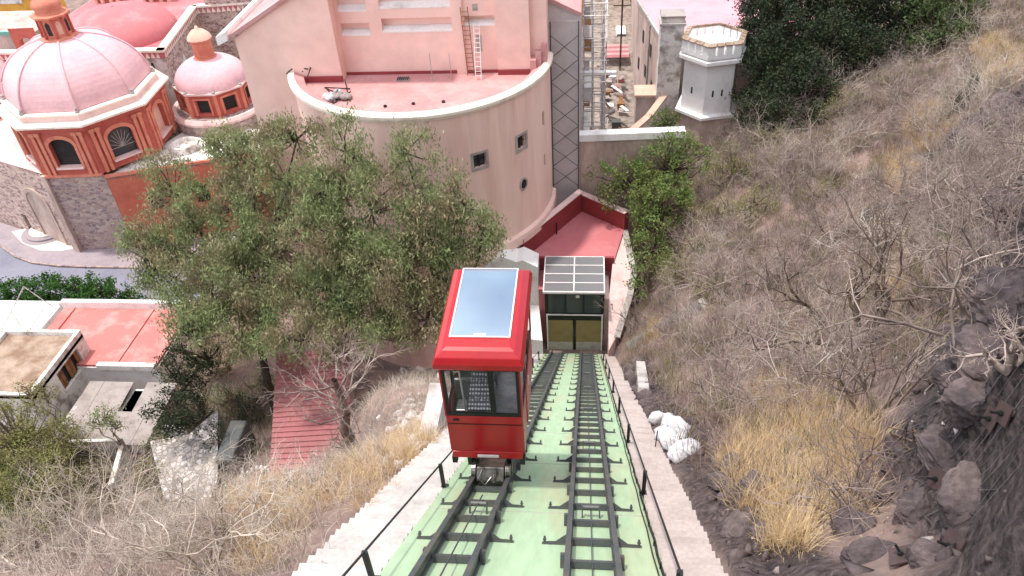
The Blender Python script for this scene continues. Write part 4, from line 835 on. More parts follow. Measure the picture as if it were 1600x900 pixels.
# things on the roof terrace
def ladder(p, q, w_, mt, label):
    p = np.array(p); q = np.array(q); t = thing('ladder', p, label, 'ladder')
    for s in (-1, 1):
        m = MB(); m.tube([p+[s*w_/2, 0, 0], q+[s*w_/2, 0, 0]], .035, 5); m.build('rail', mt, t)
    n = int(np.linalg.norm(q-p)/.34)
    for i in range(1, n):
        c = p+(q-p)*i/n; m = MB(); m.tube([c-[w_/2, 0, 0], c+[w_/2, 0, 0]], .025, 5); m.build('rung', mt, t)
ladder((-9.15, 57.6, 25.3), (-9.3, 57.85, 30.6), .55, 'wood', 'brown ladder fixed upright on the stage wall of the terrace')
ladder((-8.45, 56.6, 25.3), (-8.45, 57.9, 29.3), .45, 'metalwhite', 'white ladder leaning on the stage wall next to a brown one')
for px, lab in ((676, 'thin upright pole on the red terrace, left of the two'), (706, 'thin upright pole on the red terrace, right of the two')):
    p = at_z(px, 125, 25.3); m = MB(); m.tube([p, p+[0, 0, 2.2]], .03, 5); tag(m.build('pole', 'framegrey'), lab, 'pole')
p = at_z(630, 125, 25.3); t = thing('roof_hatch', p, 'small grey metal grate on the red terrace floor', 'hatch'); m = MB(); m.box(p[0]-.5, p[0]+.5, p[1]-.3, p[1]+.3, 25.3, 25.42); m.build('frame', 'greysheet', t)
for i in range(6): m = MB(); m.box(p[0]-.45+i*.16, p[0]-.37+i*.16, p[1]-.27, p[1]+.27, 25.42, 25.47); m.build('bar', 'black', t)
for i, (px, py) in enumerate(((602, 167), (646, 163), (693, 160))):
    p = at_z(px, py, 25.3); m = MB(); m.lathe([(.14, 25.3), (.14, 25.42), (.08, 25.42), (.08, 25.36), (0, 25.36)], p[0], p[1], 10); tag(m.build('roof_drain', 'black'), ['leftmost', 'middle', 'rightmost'][i]+' of three small dark drains near the terrace rim', 'drain')
def heap(name, px, py, z, label, cat, spec, seed):
    R = np.random.default_rng(seed); c = at_z(px, py, z); t = thing(name, c, label, cat)
    for i, (nm, mt, s) in enumerate(spec):
        q = MB(); o = c+np.array([R.normal(0, .8), R.normal(0, .45), .02]); a = R.uniform(0, 3); u = np.array([math.cos(a), math.sin(a), R.normal(0, .25)]); v_ = np.array([-math.sin(a), math.cos(a), R.normal(0, .25)]); w_ = np.array([0, 0, 1.])
        if nm == 'bag':
            q.lathe([(0, o[2]-.02), (s*.8, o[2]+.02), (s, o[2]+s*.4), (s*.7, o[2]+s*.75), (s*.2, o[2]+s*.9), (0, o[2]+s*.9)], o[0], o[1], 9); q.v = [(x+R.normal(0, .06), y+R.normal(0, .06), z_+R.normal(0, .04)) for x, y, z_ in q.v]
        else: q.beam(o-u*s, o+u*s+[0, 0, .3], .07, .07)
        q.build(nm, mt, t, nm == 'bag')
heap('debris_heap', 530, 150, 25.3, 'heap of white bags and dark bars on the left of the red terrace', 'debris', [('bag', 'sack', .55), ('bag', 'sack', .5), ('bag', 'greysheet', .5), ('bag', 'sack', .45), ('bag', 'greysheet', .55)]+[('bar', 'black', 1.0)]*9, 5)
heap('scrap_heap', 475, 107, 26.2, 'dark heap of scrap in the left corner of the terrace parapet', 'scrap', [('bag', 'black', .5), ('bag', 'darkbark', .45)]+[('bar', 'black', .6)]*8, 6)
# ------------------------------------------------------------------ alley, wall, turret, houses on the right
cwl = thing('capped_wall', (3.6, 61, 4), 'weathered tan wall with bright white coping between theatre and turret', 'wall')
fn, L = flat_wall((-.6, 61.0), (8.6, 61.6)); m = MB(); m.wall(fn, 0, L, 3, 17.6); m.wall(lambda u, z, i: fn(u, z, .6), 0, L, 3, 17.6); m.build('wall_face', 'tan', cwl)
m = MB(); m.hexa([fn(-.1, 17.6, -.15), fn(L, 17.6, -.15), fn(L, 17.6, .8), fn(-.1, 17.6, .8), fn(-.1, 18.2, -.1), fn(L, 18.2, -.1), fn(L, 18.25, .75), fn(-.1, 18.25, .75)]); m.build('coping', 'white', cwl)
tu = thing('turret', (12.9, 80, 8), 'white hexagonal turret with brown capped battlements beside the dark evergreens', 'turret')
TC = np.array([12.8, 80.2]); TR = 3.0; TC = np.array([13.2, 80.2])
hx = lambda k, r: TC+r*np.array([math.cos(math.radians(-106+60*k)), math.sin(math.radians(-106+60*k))])
def hexl(prof, name, mt):
    m = MB(); m.lathe(prof, *TC, 6, math.radians(-106)); return m.build(name, mt, tu)
hexl([(3.47, 4), (3.35, 11.6)], 'stone_base', 'tan'); hexl([(3.63, 11.5), (3.63, 11.8), (3.03, 11.9)], 'base_ledge', 'purewhite')
bdy = hexl([(3.03, 11.85), (3.03, 17.2), (3.52, 17.7), (3.52, 18.2)], 'shaft', 'purewhite')
hexl([(3.52, 17.55), (3.69, 17.6), (3.69, 17.95), (3.52, 18.0)], 'moulding', 'purewhite'); hexl([(3.08, 18.6), (3.08, 17.4), (0.00, 17.4)], 'parapet_floor', 'purewhite'); hexl([(3.52, 18.0), (3.52, 18.6), (3.08, 18.6)], 'parapet', 'purewhite')
for k in range(6):
    fn, L = flat_wall(hx(k, 3.52), hx(k+1, 3.52))
    for i in range(4):
        u0 = i*L/4+.1; u1 = (i+1)*L/4-.1; m = MB(); m.hexa([fn(u0, 18.6, 0), fn(u1, 18.6, 0), fn(u1, 18.6, .4), fn(u0, 18.6, .4), fn(u0, 19.5, 0), fn(u1, 19.5, 0), fn(u1, 19.5, .4), fn(u0, 19.5, .4)]); me_ = m.build('merlon', 'purewhite', tu)
        m = MB(); m.hexa([fn(u0-.04, 19.5, -.08), fn(u1+.04, 19.5, -.08), fn(u1+.04, 19.5, .48), fn(u0-.04, 19.5, .48), fn(u0-.04, 19.62, -.08), fn(u1+.04, 19.62, -.08), fn(u1+.04, 19.75, .48), fn(u0-.04, 19.75, .48)]); m.build('merlon_cap', 'oldroof', me_)
    fn, L = flat_wall(hx(k, 3.03), hx(k+1, 3.03))
    for u in ((.9, 1.9) if k == 0 else (1.3,)):
        m = MB(); m.hexa([fn(u-.09, 13.9, -.03), fn(u+.09, 13.9, -.03), fn(u+.09, 13.9, .1), fn(u-.09, 13.9, .1), fn(u-.09, 14.6, -.03), fn(u+.09, 14.6, -.03), fn(u+.09, 14.6, .1), fn(u-.09, 14.6, .1)]); m.build('loophole', 'dark', bdy)
ra = thing('alley_house', (12, 100, 0), 'long tan house with flat pink roof on the right of the narrow alley', 'house')
P = [(5.4, 84), (10.4, 84), (9.9, 98.6), (26, 98.2), (28, 135), (7.2, 135), (6.3, 104)]
HP = [(8.4, 86), (27, 86), (28, 140), (7.6, 140), (6.3, 99)]
m = MB(); m.prism(HP, 0, 16.8); m.build('wall', 'tan', ra)
m = MB(); m.prism([(8.6, 86.2), (26.8, 86.2), (27.8, 140), (7.8, 140), (6.5, 99)], 16.8, 17.0); m.build('roof', mat('light_pink_roof', lin(212, 156, 164), lin(204, 146, 154), .3, rough=.8, fine=.05), ra)
for a_, b_ in ((HP[4], HP[0]), (HP[3], HP[4]), (HP[0], HP[1])): m = MB(); m.beam((*a_, 16.95), (*b_, 16.95), .3, .35); m.build('parapet', 'concrete', ra)
fn, L = flat_wall(HP[4], HP[0])
for u, z in ((2.2, 9), (6, 9.5), (9.6, 9), (4, 13.2), (8.2, 13)): m = MB(); m.hexa([fn(u-.4, z, -.05), fn(u+.4, z, -.05), fn(u+.4, z, .1), fn(u-.4, z, .1), fn(u-.4, z+1.5, -.05), fn(u+.4, z+1.5, -.05), fn(u+.4, z+1.5, .1), fn(u-.4, z+1.5, .1)]); m.build('window', 'dark', ra)
m = MB(); m.tube([fn(7.4, 3, -.1), fn(7.4, 16.5, -.1)], .09, 6); m.build('rain_pipe', 'framegrey', ra)
p = at_Y(1050, 60, 83.5); wb = thing('tank_house', (p[0], p[1], 8), 'square whitewashed tank house with slab lid left of the turret', 'tank house')
m = MB(); m.box(p[0]-1.25, p[0]+1.25, 83.5, 85.8, 8, p[2]+1.4); m.build('body', 'oldwhite', wb); m = MB(); m.box(p[0]-1.4, p[0]+1.4, 83.3, 85.9, p[2]+1.4, p[2]+1.65); m.build('slab', 'concrete', wb)
m = MB(); m.box(p[0]-1.2, p[0]+1.2, 83.6, 85.7, p[2]+1.65, p[2]+2.2); m.build('upper_tank', 'oldwhite', wb); m = MB(); m.box(p[0]-1.3, p[0]+1.3, 83.5, 85.8, p[2]+2.2, p[2]+2.4); m.build('lid', 'greysheet', wb)
lw = thing('salmon_capped_wall', (8, 80, 4), 'stepped garden wall with salmon coping running up to the turret', 'wall')
a0 = at_z(980, 208, 9.5); a1 = at_z(1010, 182, 10); a2 = at_z(1058, 118, 12.5)
m = MB()
for a, b in ((a0, a1), (a1, a2)): m.prism([(a[0], a[1]), (b[0], b[1]), (b[0]+.6, b[1]), (a[0]+.6, a[1])], 2, [a[2], b[2], b[2], a[2]])
m.build('wall_face', 'white', lw); m = MB()
for a, b in ((a0, a1), (a1, a2)): m.beam(a+[.3, 0, .1], b+[.3, 0, .1], .8, .2)
m.build('coping', 'salmon', lw)
p = at_z(1018, 142, 11); hs = thing('salmon_roof_hut', (p[0], p[1], 4), 'little hut with salmon roof slab beside the alley house', 'hut'); m = MB(); m.box(p[0]-1.8, p[0]+1.6, p[1]-1.2, p[1]+1.4, 3, 10.8); m.build('wall', 'tan', hs); m = MB(); m.box(p[0]-2, p[0]+1.8, p[1]-1.4, p[1]+1.5, 10.8, 11.1); m.build('roof', 'salmon', hs)
yb = thing('ochre_house', (3, 140, 0), 'ochre yellow house closing the far end of the alley', 'house'); m = MB(); m.box(-2, 8, 138, 148, 0, 16); m.build('wall', 'yellow', yb)
for x in (0.5, 3.2, 5.9): m = MB(); m.box(x-.5, x+.5, 137.93, 138, 6, 8.4); m.build('window', 'dark', yb)
aw = thing('red_awning', (4, 112, 3), 'striped red awning over the alley behind the scaffolding', 'awning'); p = at_z(962, 82, 6); m = MB(); 
for i in range(6): m = MB(); m.hexa([(p[0]-1.9, p[1]-2+i*.8, 6-i*.01), (p[0]+1.9, p[1]-2+i*.8, 6-i*.01), (p[0]+1.9, p[1]-1.25+i*.8, 6.1), (p[0]-1.9, p[1]-1.25+i*.8, 6.1), (p[0]-1.9, p[1]-2+i*.8, 6.06), (p[0]+1.9, p[1]-2+i*.8, 6.06), (p[0]+1.9, p[1]-1.25+i*.8, 6.16), (p[0]-1.9, p[1]-1.25+i*.8, 6.16)]); m.build('awning_strip', 'redroof' if i % 2 else 'corrug', aw)
p = at_z(968, 128, 3); m = MB(); m.tube([(p[0], p[1], 2.5), (p[0], p[1], 15)], .12, 6); m.beam((p[0]-1.2, p[1], 14), (p[0]+1.2, p[1], 14), .1, .12); tag(m.build('utility_pole', 'darkbark'), 'dark wooden utility pole standing in the alley', 'pole')
p = at_z(970, 58, 4.0); van = thing('parked_van', (p[0], p[1], 3.2), 'small white van parked far up the alley beyond the scaffolding', 'van'); m = MB(); m.hexa([(p[0]-.9, p[1]-2, 3.5), (p[0]+.9, p[1]-2, 3.5), (p[0]+.9, p[1]+2, 3.5), (p[0]-.9, p[1]+2, 3.5), (p[0]-.75, p[1]-1.5, 5.2), (p[0]+.75, p[1]-1.5, 5.2), (p[0]+.75, p[1]+1.9, 5.2), (p[0]-.75, p[1]+1.9, 5.2)]); m.build('body', 'white', van, bevel=.15)
m = MB(); m.hexa([(p[0]-.78, p[1]-1.93, 4.25), (p[0]+.78, p[1]-1.93, 4.25), (p[0]+.7, p[1]-1.8, 4.25), (p[0]-.7, p[1]-1.8, 4.25), (p[0]-.7, p[1]-1.6, 5.05), (p[0]+.7, p[1]-1.6, 5.05), (p[0]+.6, p[1]-1.5, 5.05), (p[0]-.6, p[1]-1.5, 5.05)]); m.build('windscreen', 'pane', van)
for sx in (-.8, .8):
    for sy in (-1.2, 1.2): m = MB(); m.tube([(p[0]+sx-.1, p[1]+sy, 3.55), (p[0]+sx+.1, p[1]+sy, 3.55)], .32, 10); m.build('wheel', 'black', van)
m = MB(); m.prism([(-.6, 61.7), (8.5, 62), (8.6, 86), (7.2, 140), (-.6, 140)], 2.5, 4.75); tag(m.build('alley_pavement', mat('dusty_cobbles', lin(158, 146, 136), lin(122, 110, 104), 1.2, .4, .62, fine=.15, bump=.3)), kind='structure')
al = thing('junk_pile', (3.8, 88, 4.7), 'jumble of tarpaulins, boards and crates stacked in the alley under the scaffolding', 'junk')
R = np.random.default_rng(77)
for i in range(60):
    x, y = R.uniform(2.2, 5.2), R.uniform(78, 104); a = R.uniform(0, 3); u = np.array([math.cos(a), math.sin(a), R.normal(0, .3)]); c = np.array([x, y, 4.8+R.uniform(0, 1.6)]); q = MB()
    if i % 3: q.beam(c-u*R.uniform(.4, 1.4), c+u*R.uniform(.4, 1.4), R.uniform(.08, .5), .06); q.build('board', ['wood', 'oldwhite', 'darkbark', 'greysheet', 'black'][i % 5], al)
    else: s_ = R.uniform(.3, .6); q.box(x-s_, x+s_, y-s_, y+s_, 4.7, 4.8+s_*1.6); q.build('crate', ['greysheet', 'steel', 'wood', 'oldwhite', 'corrug'][i//3 % 5], al)
# scaffolding along the theatre side
sg = thing('scaffolding', (.6, 75, 3), 'tall tangle of pale tube scaffolding in the alley along the theatre', 'scaffold')
ys = [63, 66, 69.5, 73, 77, 82, 87]
for y in ys:
    for x in (-.35, .55, 1.6):
        m = MB(); m.tube([(x, y, 3.2), (x+random.uniform(-.1, .1), y, 24+random.uniform(-4, 5))], .035, 4); m.build('standard', 'scaf', sg)
for z in np.arange(5, 28, 1.9):
    for x in (-.35, .55, 1.6):
        m = MB(); m.tube([(x, 62.6, z), (x, 87.5, z+.1)], .04, 4); m.build('ledger', 'scaf', sg)
    for y in ys:
        m = MB(); m.tube([(-.45, y, z+.1), (1.8, y, z+.1)], .04, 4); m.build('transom', 'scaf', sg)
    for i in range(len(ys)-1):
        if random.random() < .75: m = MB(); s = random.random() < .5; m.tube([(1.62, ys[i], z+(0 if s else 1.9)), (1.62, ys[i+1], z+(1.9 if s else 0))], .035, 4); m.build('brace', 'scaf', sg)
        if random.random() < .25: m = MB(); m.box(-.3, random.uniform(.2, .6), ys[i]+.2, ys[i+1]-.2, z+.12, z+.17); m.build('plank', random.choice(['wood', 'oldwhite', 'greysheet']), sg)
for (z, y) in ((21.5, 66), (14, 64.5)):
    m = MB(); m.box(-.6, 2.6, y, y+.5, z, z+.25); m.build('white_board', 'white', sg)
m = MB(); m.beam((1.7, 63.2, 13), (2.4, 63.2, 16.5), .3, .06, (0, 1, 0)); m.build('white_board', 'white', sg)
# ------------------------------------------------------------------ street corner and lower left houses
kerb = [at_z(*p, 0)[:2] for p in ((-60, 350), (-20, 365), (5, 388), (25, 402), (50, 411), (90, 416), (140, 418), (200, 419), (300, 419))]
m = MB(); m.prism([tuple(p) for p in kerb]+[(-36, 74), (-52, 69), (-58.6, 68.4), (-77, 76)], -.1, .13); pv = m.build('pavement', 'paving'); tag(pv, kind='structure')
m = MB()
for a, b in zip(kerb[:-1], kerb[1:]): m.beam((*a, .07), (*b, .07), .22, .2)
m.build('kerb', 'stone', pv)
m = MB(); cr = [at_z(*p, .135)[:2] for p in ((18, 362), (35, 380), (62, 391), (95, 392), (128, 386), (112, 372), (60, 352))]; m.prism([tuple(p) for p in reversed(cr)] if False else [tuple(p) for p in cr], .125, .138); m.build('cream_apron', 'cream', pv)
m = MB(); rd = [at_z(*p, 0)[:2] for p in ((-200, 330), (-60, 352), (-20, 367), (5, 390), (25, 404), (50, 413), (90, 418), (140, 420), (300, 421), (420, 430), (420, 470), (-200, 470))]; m.prism([tuple(p) for p in rd], -.3, .03); tag(m.build('road', 'asphalt'), kind='structure')
p = at_z(133, 388, .14); pe = thing('motorcycle', p, 'dark motorcycle parked at the foot of the stone church corner', 'motorcycle')
for s in (-.65, .65): m = MB(); m.tube([(p[0]+s*.9, p[1]-.06, p[2]+.32), (p[0]+s*.9, p[1]+.06, p[2]+.32)], .32, 12); m.build('wheel', 'black', pe)
m = MB(); m.hexa([(p[0]-.5, p[1]-.12, p[2]+.4), (p[0]+.4, p[1]-.12, p[2]+.4), (p[0]+.4, p[1]+.12, p[2]+.4), (p[0]-.5, p[1]+.12, p[2]+.4), (p[0]-.6, p[1]-.15, p[2]+.85), (p[0]+.3, p[1]-.15, p[2]+.95), (p[0]+.3, p[1]+.15, p[2]+.95), (p[0]-.6, p[1]+.15, p[2]+.85)]); m.build('body', 'black', pe, bevel=.06)
m = MB(); m.tube([(p[0]+.55, p[1], p[2]+.4), (p[0]+.35, p[1], p[2]+1.1)], .05, 6); m.tube([(p[0]+.35, p[1]-.35, p[2]+1.1), (p[0]+.35, p[1]+.35, p[2]+1.1)], .03, 6); m.build('handlebar', 'wheel', pe)
m = MB(); m.box(p[0]-.75, p[0]-.35, p[1]-.2, p[1]+.2, p[2]+.9, p[2]+1.3); m.build('top_box', 'oldwhite', pe, bevel=.05)
# old roofed house
oh = thing('old_house', (-47, 43.5, 1), 'old flat roofed house with peeling parapet and a wooden shuttered window', 'house')
x0, x1, y0, y1, zr = -51.5, -44.3, 39.6, 47.2, 6.4
fnE, LE = flat_wall((x1, y0), (x1, y1)); fnS, LS = flat_wall((x0, y0), (x1, y0))
m = MB(); m.wall(fnE, 0, LE, 0, zr, [(3.0, 6.3, 3.9, 5.9)], .4); m.wall(fnS, 0, LS, 0, zr); fnW, LW = flat_wall((x1, y1), (x0, y1)); m.wall(fnW, 0, LW, 0, zr); m.build('wall', 'oldwhite', oh)
m = MB(); m.add([fnE(2.9, 3.8, .35), fnE(6.4, 3.8, .35), fnE(6.4, 6, .35), fnE(2.9, 6, .35)], [(0, 1, 2, 3)]); wn = m.build('window', 'dark', oh)
for i in range(7):
    if i in (2, 5): continue
    m = MB(); u = 3.05+i*.46; m.hexa([fnE(u, 3.95, .2), fnE(u+.4, 3.95, .2), fnE(u+.4, 3.95, .26), fnE(u, 3.95, .26), fnE(u, 5.85, .2), fnE(u+.4, 5.85, .2), fnE(u+.4, 5.85, .26), fnE(u, 5.85, .26)]); m.build('shutter_board', 'wood', wn)
m = MB(); m.box(x0, x1, y0, y1, zr-.3, zr); m.build('flat_roof', 'oldroof', oh)
m = MB(); m.box(x1-.35, x1, y0, y1, zr, zr+.45); m.box(x0, x1-.35, y1-.35, y1, zr, zr+.45); m.box(x0, x0+.35, y0, y1-.35, zr, zr+.4); m.box(x0+.35, x1-.35, y0, y0+.3, zr, zr+.2); m.build('parapet', 'oldwhite', oh)
# coral roof house
rh = thing('coral_roof_house', (-44, 49, 0), 'house with wide coral red flat roof and white far parapet under the big tree', 'house')
m = MB(); m.box(-50.2, -37.2, 45.2, 53.2, 0, 4.2); m.build('wall', 'white', rh); m = MB(); m.box(-50.1, -37.3, 45.3, 53.0, 4.2, 4.45); m.build('flat_roof', 'redflat', rh)
m = MB(); m.box(-50.2, -37.2, 52.9, 53.4, 4.2, 5.2); m.build('far_parapet', 'white', rh); m = MB(); m.box(-49.0, -48.85, 45.5, 52.8, 4.45, 4.6); m.box(-41.0, -40.85, 45.5, 52.8, 4.45, 4.58); m.build('roof_seam', 'redflat', rh)
m = MB(); m.box(-42.5, -37.2, 44.9, 45.4, 4.2, 4.75); m.build('near_parapet', 'oldwhite', rh)
# white flat roof house
wr = thing('white_roof_house', (-56, 50, 0), 'plain white flat roof at the left picture edge in front of the hedge', 'house'); m = MB(); m.box(-66, -50.5, 46, 53.2, 0, 4.6); m.build('wall', 'white', wr); m = MB(); m.box(-66, -50.5, 53.0, 53.4, 4.6, 4.9); m.build('parapet', 'white', wr)
an = thing('antenna_mast', (-52.5, 50, 4.6), 'thin leaning aerial frame on the white flat roof', 'antenna')
for a, b in (((-54, 48.5, 4.6), (-51.6, 51.5, 8.2)), ((-51.6, 51.5, 8.2), (-49.6, 51.5, 5.5)), ((-52.8, 50, 6.4), (-51.0, 48.5, 4.7)), ((-51.4, 48.5, 4.6), (-50.2, 51.2, 6.2))): m = MB(); m.tube([a, b], .05, 5); m.build('strut', 'scaf', an)
# grey sheet roofed shed
gs = thing('grey_shed', (-38.5, 41.5, 1), 'low shed with grey sheet roof and a dark hole, below the coral roof', 'shed')
m = MB(); m.box(-42.6, -35, 37.6, 43.6, .5, 3.3); m.build('wall', 'oldwhite', gs)
for i in range(6):
    for j in range(2):
        if i == 3 and j == 1: continue
        m = MB(); xa = -42.8+i*1.32; ya = 37.4+j*3.2; za = 3.4+.2*j; m.hexa([(xa, ya, za), (xa+1.38, ya, za), (xa+1.38, ya+3.25, za+.25), (xa, ya+3.25, za+.25), (xa, ya, za+.06), (xa+1.38, ya, za+.06+.02*(i % 2)), (xa+1.38, ya+3.25, za+.31), (xa, ya+3.25, za+.31)]); m.build('roof_sheet', 'greysheet', gs)
m = MB(); m.box(-38.7, -37.6, 40.7, 43.4, 3.2, 3.3); m.build('roof_hole', 'dark', gs)
m = MB(); m.box(-42.9, -42.5, 37.2, 44, 3.3, 3.7); m.build('parapet', 'concrete', gs)
wt = thing('white_yard_wall', (-38, 36, 1), 'broken white yard wall behind the dry bushes at the lower left', 'wall')
for a, b, h in (((-41, 36.5), (-36.5, 36.8), 2.4), ((-36.5, 36.8), (-35.5, 33), 1.9), ((-33.6, 38.2), (-31.8, 38.0), 2.6)):
    m = MB(); g_ = 2.2; m.prism([a, b, (b[0]+.3, b[1]+.3), (a[0]+.3, a[1]+.3)], 1, g_+h); m.build('wall_piece', 'oldwhite', wt)
# corrugated red roof
cr_ = thing('red_sheet_roof', (-21, 39, 3), 'dusty red sheet roof in stepped rows beside the dead trunk', 'roof')
NR = 26; TLp = np.array([-25.5, 44.6]); TRp = np.array([-19.6, 45.4]); BLp = np.array([-22.4, 32.6]); BRp = np.array([-16.3, 33.2])
for i in range(NR):
    t0, t1 = i/NR, (i+1)/NR; z = lambda t: 6.9-1.2*t
    a = TLp+(BLp-TLp)*t0; b = TRp+(BRp-TRp)*t0; c = TRp+(BRp-TRp)*t1; d = TLp+(BLp-TLp)*t1; j = random.uniform(-.02, .02)
    m = MB(); m.hexa([(*d, z(t1)-.05), (*c, z(t1)-.05), (*b, z(t0)-.1), (*a, z(t0)-.1), (*d, z(t1)+.1+j), (*c, z(t1)+.1+j), (*b, z(t0)-.0), (*a, z(t0)-.0)]); m.build('sheet_row', 'corrug', cr_)
m = MB(); m.prism([tuple(BLp+[.3, .3]), tuple(BRp+[-.3, .3]), tuple(TRp-[.3, .3]), tuple(TLp+[.3, -.3])], 1.5, [5.5, 5.5, 6.6, 6.6]); m.build('shed_wall', 'tan', cr_)
# garden with stone paths and planters
gd = [at_z(*p, 3.3) for p in ((262, 790), (240, 700), (300, 690), (345, 650), (345, 760), (330, 800))]
m = MB(); pts = [(p[0], p[1]) for p in gd]; m.prism(pts, 2.5, 4.15); gp_ = m.build('stone_terrace', 'stone3'); tag(gp_, 'pale flagstone garden terrace between the dark cypress and the red sheet roof', 'terrace')
for k, (px, py, lab) in enumerate(((360, 746, 'ring of white stones round a garden bed, left of two'), (403, 747, 'ring of white stones round a garden bed by the red sheet roof'))):
    p = at_z(px, py, 2.8); rg = thing('stone_ring', p, lab, 'planter'); 
    for i in range(16):
        t = i*math.pi/8; s = random.uniform(.12, .18); m = MB(); c = (p[0]+.95*math.cos(t), p[1]+.95*math.sin(t)); m.lathe([(0, p[2]-.3), (s, p[2]-.1), (s*1.1, p[2]+.1), (s*.6, p[2]+.28), (0, p[2]+.3)], *c, 6, random.random()); m.build('stone', 'white', rg)
p = at_z(362, 690, 4.5); m = MB(); m.hexa([(p[0]-.8, p[1]-2, 2.5), (p[0]+.8, p[1]-2, 2.5), (p[0]+.8, p[1]+2, 2.5), (p[0]-.8, p[1]+2, 2.5), (p[0]-.7, p[1]-1.9, 4.6), (p[0]+.7, p[1]-1.9, 4.6), (p[0]+.7, p[1]+1.9, 4.9), (p[0]-.7, p[1]+1.9, 4.9)]); tag(m.build('tarpaulin_cover', 'steel', bevel=.15), 'dark tarpaulin covered load beside the red sheet roof', 'tarpaulin')

# ------------------------------------------------------------------ vegetation makers
def tubes_np(P0, P1, R0, R1, k=3):
    P0 = np.asarray(P0); P1 = np.asarray(P1); R0 = np.asarray(R0); R1 = np.asarray(R1); N = len(P0)
    d = P1-P0; d /= np.linalg.norm(d, axis=1, keepdims=True)+1e-9
    ref = np.where(np.abs(d[:, 2:3]) > .9, [[1., 0, 0]], [[0, 0, 1.]]); a = np.cross(d, ref); a /= np.linalg.norm(a, axis=1, keepdims=True)+1e-9; b = np.cross(d, a)
    ang = np.arange(k)*2*math.pi/k; ring = np.cos(ang)[None, :, None]*a[:, None]+np.sin(ang)[None, :, None]*b[:, None]
    V = np.concatenate([P0[:, None]+ring*R0[:, None, None], P1[:, None]+ring*R1[:, None, None]], 1).reshape(-1, 3)
    i = np.arange(k); f = np.stack([i, (i+1) % k, k+(i+1) % k, k+i], -1)
    return V, (np.arange(N)[:, None, None]*2*k+f[None]).reshape(-1, 4)
class Segs:
    def __init__(s): s.a = []; s.b = []; s.r = []; s.q = []
    def add(s, a, b, r, q): s.a.append(a); s.b.append(b); s.r.append(r); s.q.append(q)
    def mesh(s, k=3): return tubes_np(s.a, s.b, s.r, s.q, k)
def grow(S, p, d, L, r, lev, ends, R, droop=0., split=(2, 4), wob=.35, nseg=3, up=.15, ratio=.68):
    p = np.array(p, float); d = np.array(d, float)
    for i in range(nseg):
        d = d+R.normal(0, wob/ nseg**.5, 3)+np.array([0, 0, up-droop])/nseg; d /= np.linalg.norm(d)
        q = p+d*L/nseg; r2 = r*(1-.28/nseg*1.2); S.add(p, q, r, r2); p, r = q, r2
        if lev > 0 and i < nseg-1 and R.random() < .55:
            e = d+R.normal(0, .7, 3); e /= np.linalg.norm(e); grow(S, p, e, L*.55*R.uniform(.7, 1.1), r*.6, lev-1, ends, R, droop, split, wob, nseg, up, ratio)
    if lev <= 0: ends.append((p, d)); return
    for _ in range(R.integers(*split)):
        e = d+R.normal(0, .55, 3); e /= np.linalg.norm(e)
        grow(S, p, e, L*ratio*R.uniform(.75, 1.15), r*.7, lev-1, ends, R, droop, split, wob, nseg, up, ratio)
def leaves_np(C, n, spread, ln, wd, R, hang=.5):
    """n narrow leaves round each centre of C"""
    C = np.repeat(np.asarray(C), n, 0); N = len(C)
    o = R.normal(0, 1, (N, 3)); o /= np.linalg.norm(o, axis=1, keepdims=True); o *= (R.random((N, 1))**.5)*np.asarray(spread)
    c = C+o; d = R.normal(0, 1, (N, 3)); d[:, 2] -= hang*1.5; d /= np.linalg.norm(d, axis=1, keepdims=True)
    s = np.cross(d, R.normal(0, 1, (N, 3))); s /= np.linalg.norm(s, axis=1, keepdims=True)+1e-9
    L = ln*R.uniform(.6, 1.3, (N, 1)); W = wd*R.uniform(.6, 1.3, (N, 1))
    V = np.stack([c-d*L/2, c+s*W/2, c+d*L/2, c-s*W/2], 1).reshape(-1, 3)
    return V, np.arange(N*4).reshape(-1, 4)
def lobes_to_clumps(lobes, gap, R):
    """clump centres through the volume of ellipsoids (c, rx, ry, rz), denser towards the surface"""
    out = []
    for c, rx, ry, rz in lobes:
        n = int(rx*ry*rz*4.19/gap**3); u = R.normal(0, 1, (n, 3)); u /= np.linalg.norm(u, axis=1, keepdims=True); u *= R.random((n, 1))**.28
        u *= 1+.22*np.sin(u[:, :1]*5+c[0])*np.cos(u[:, 2:3]*4+c[1])
        out.append(np.array(c)+u*np.array([rx, ry, rz]))
    return np.concatenate(out)
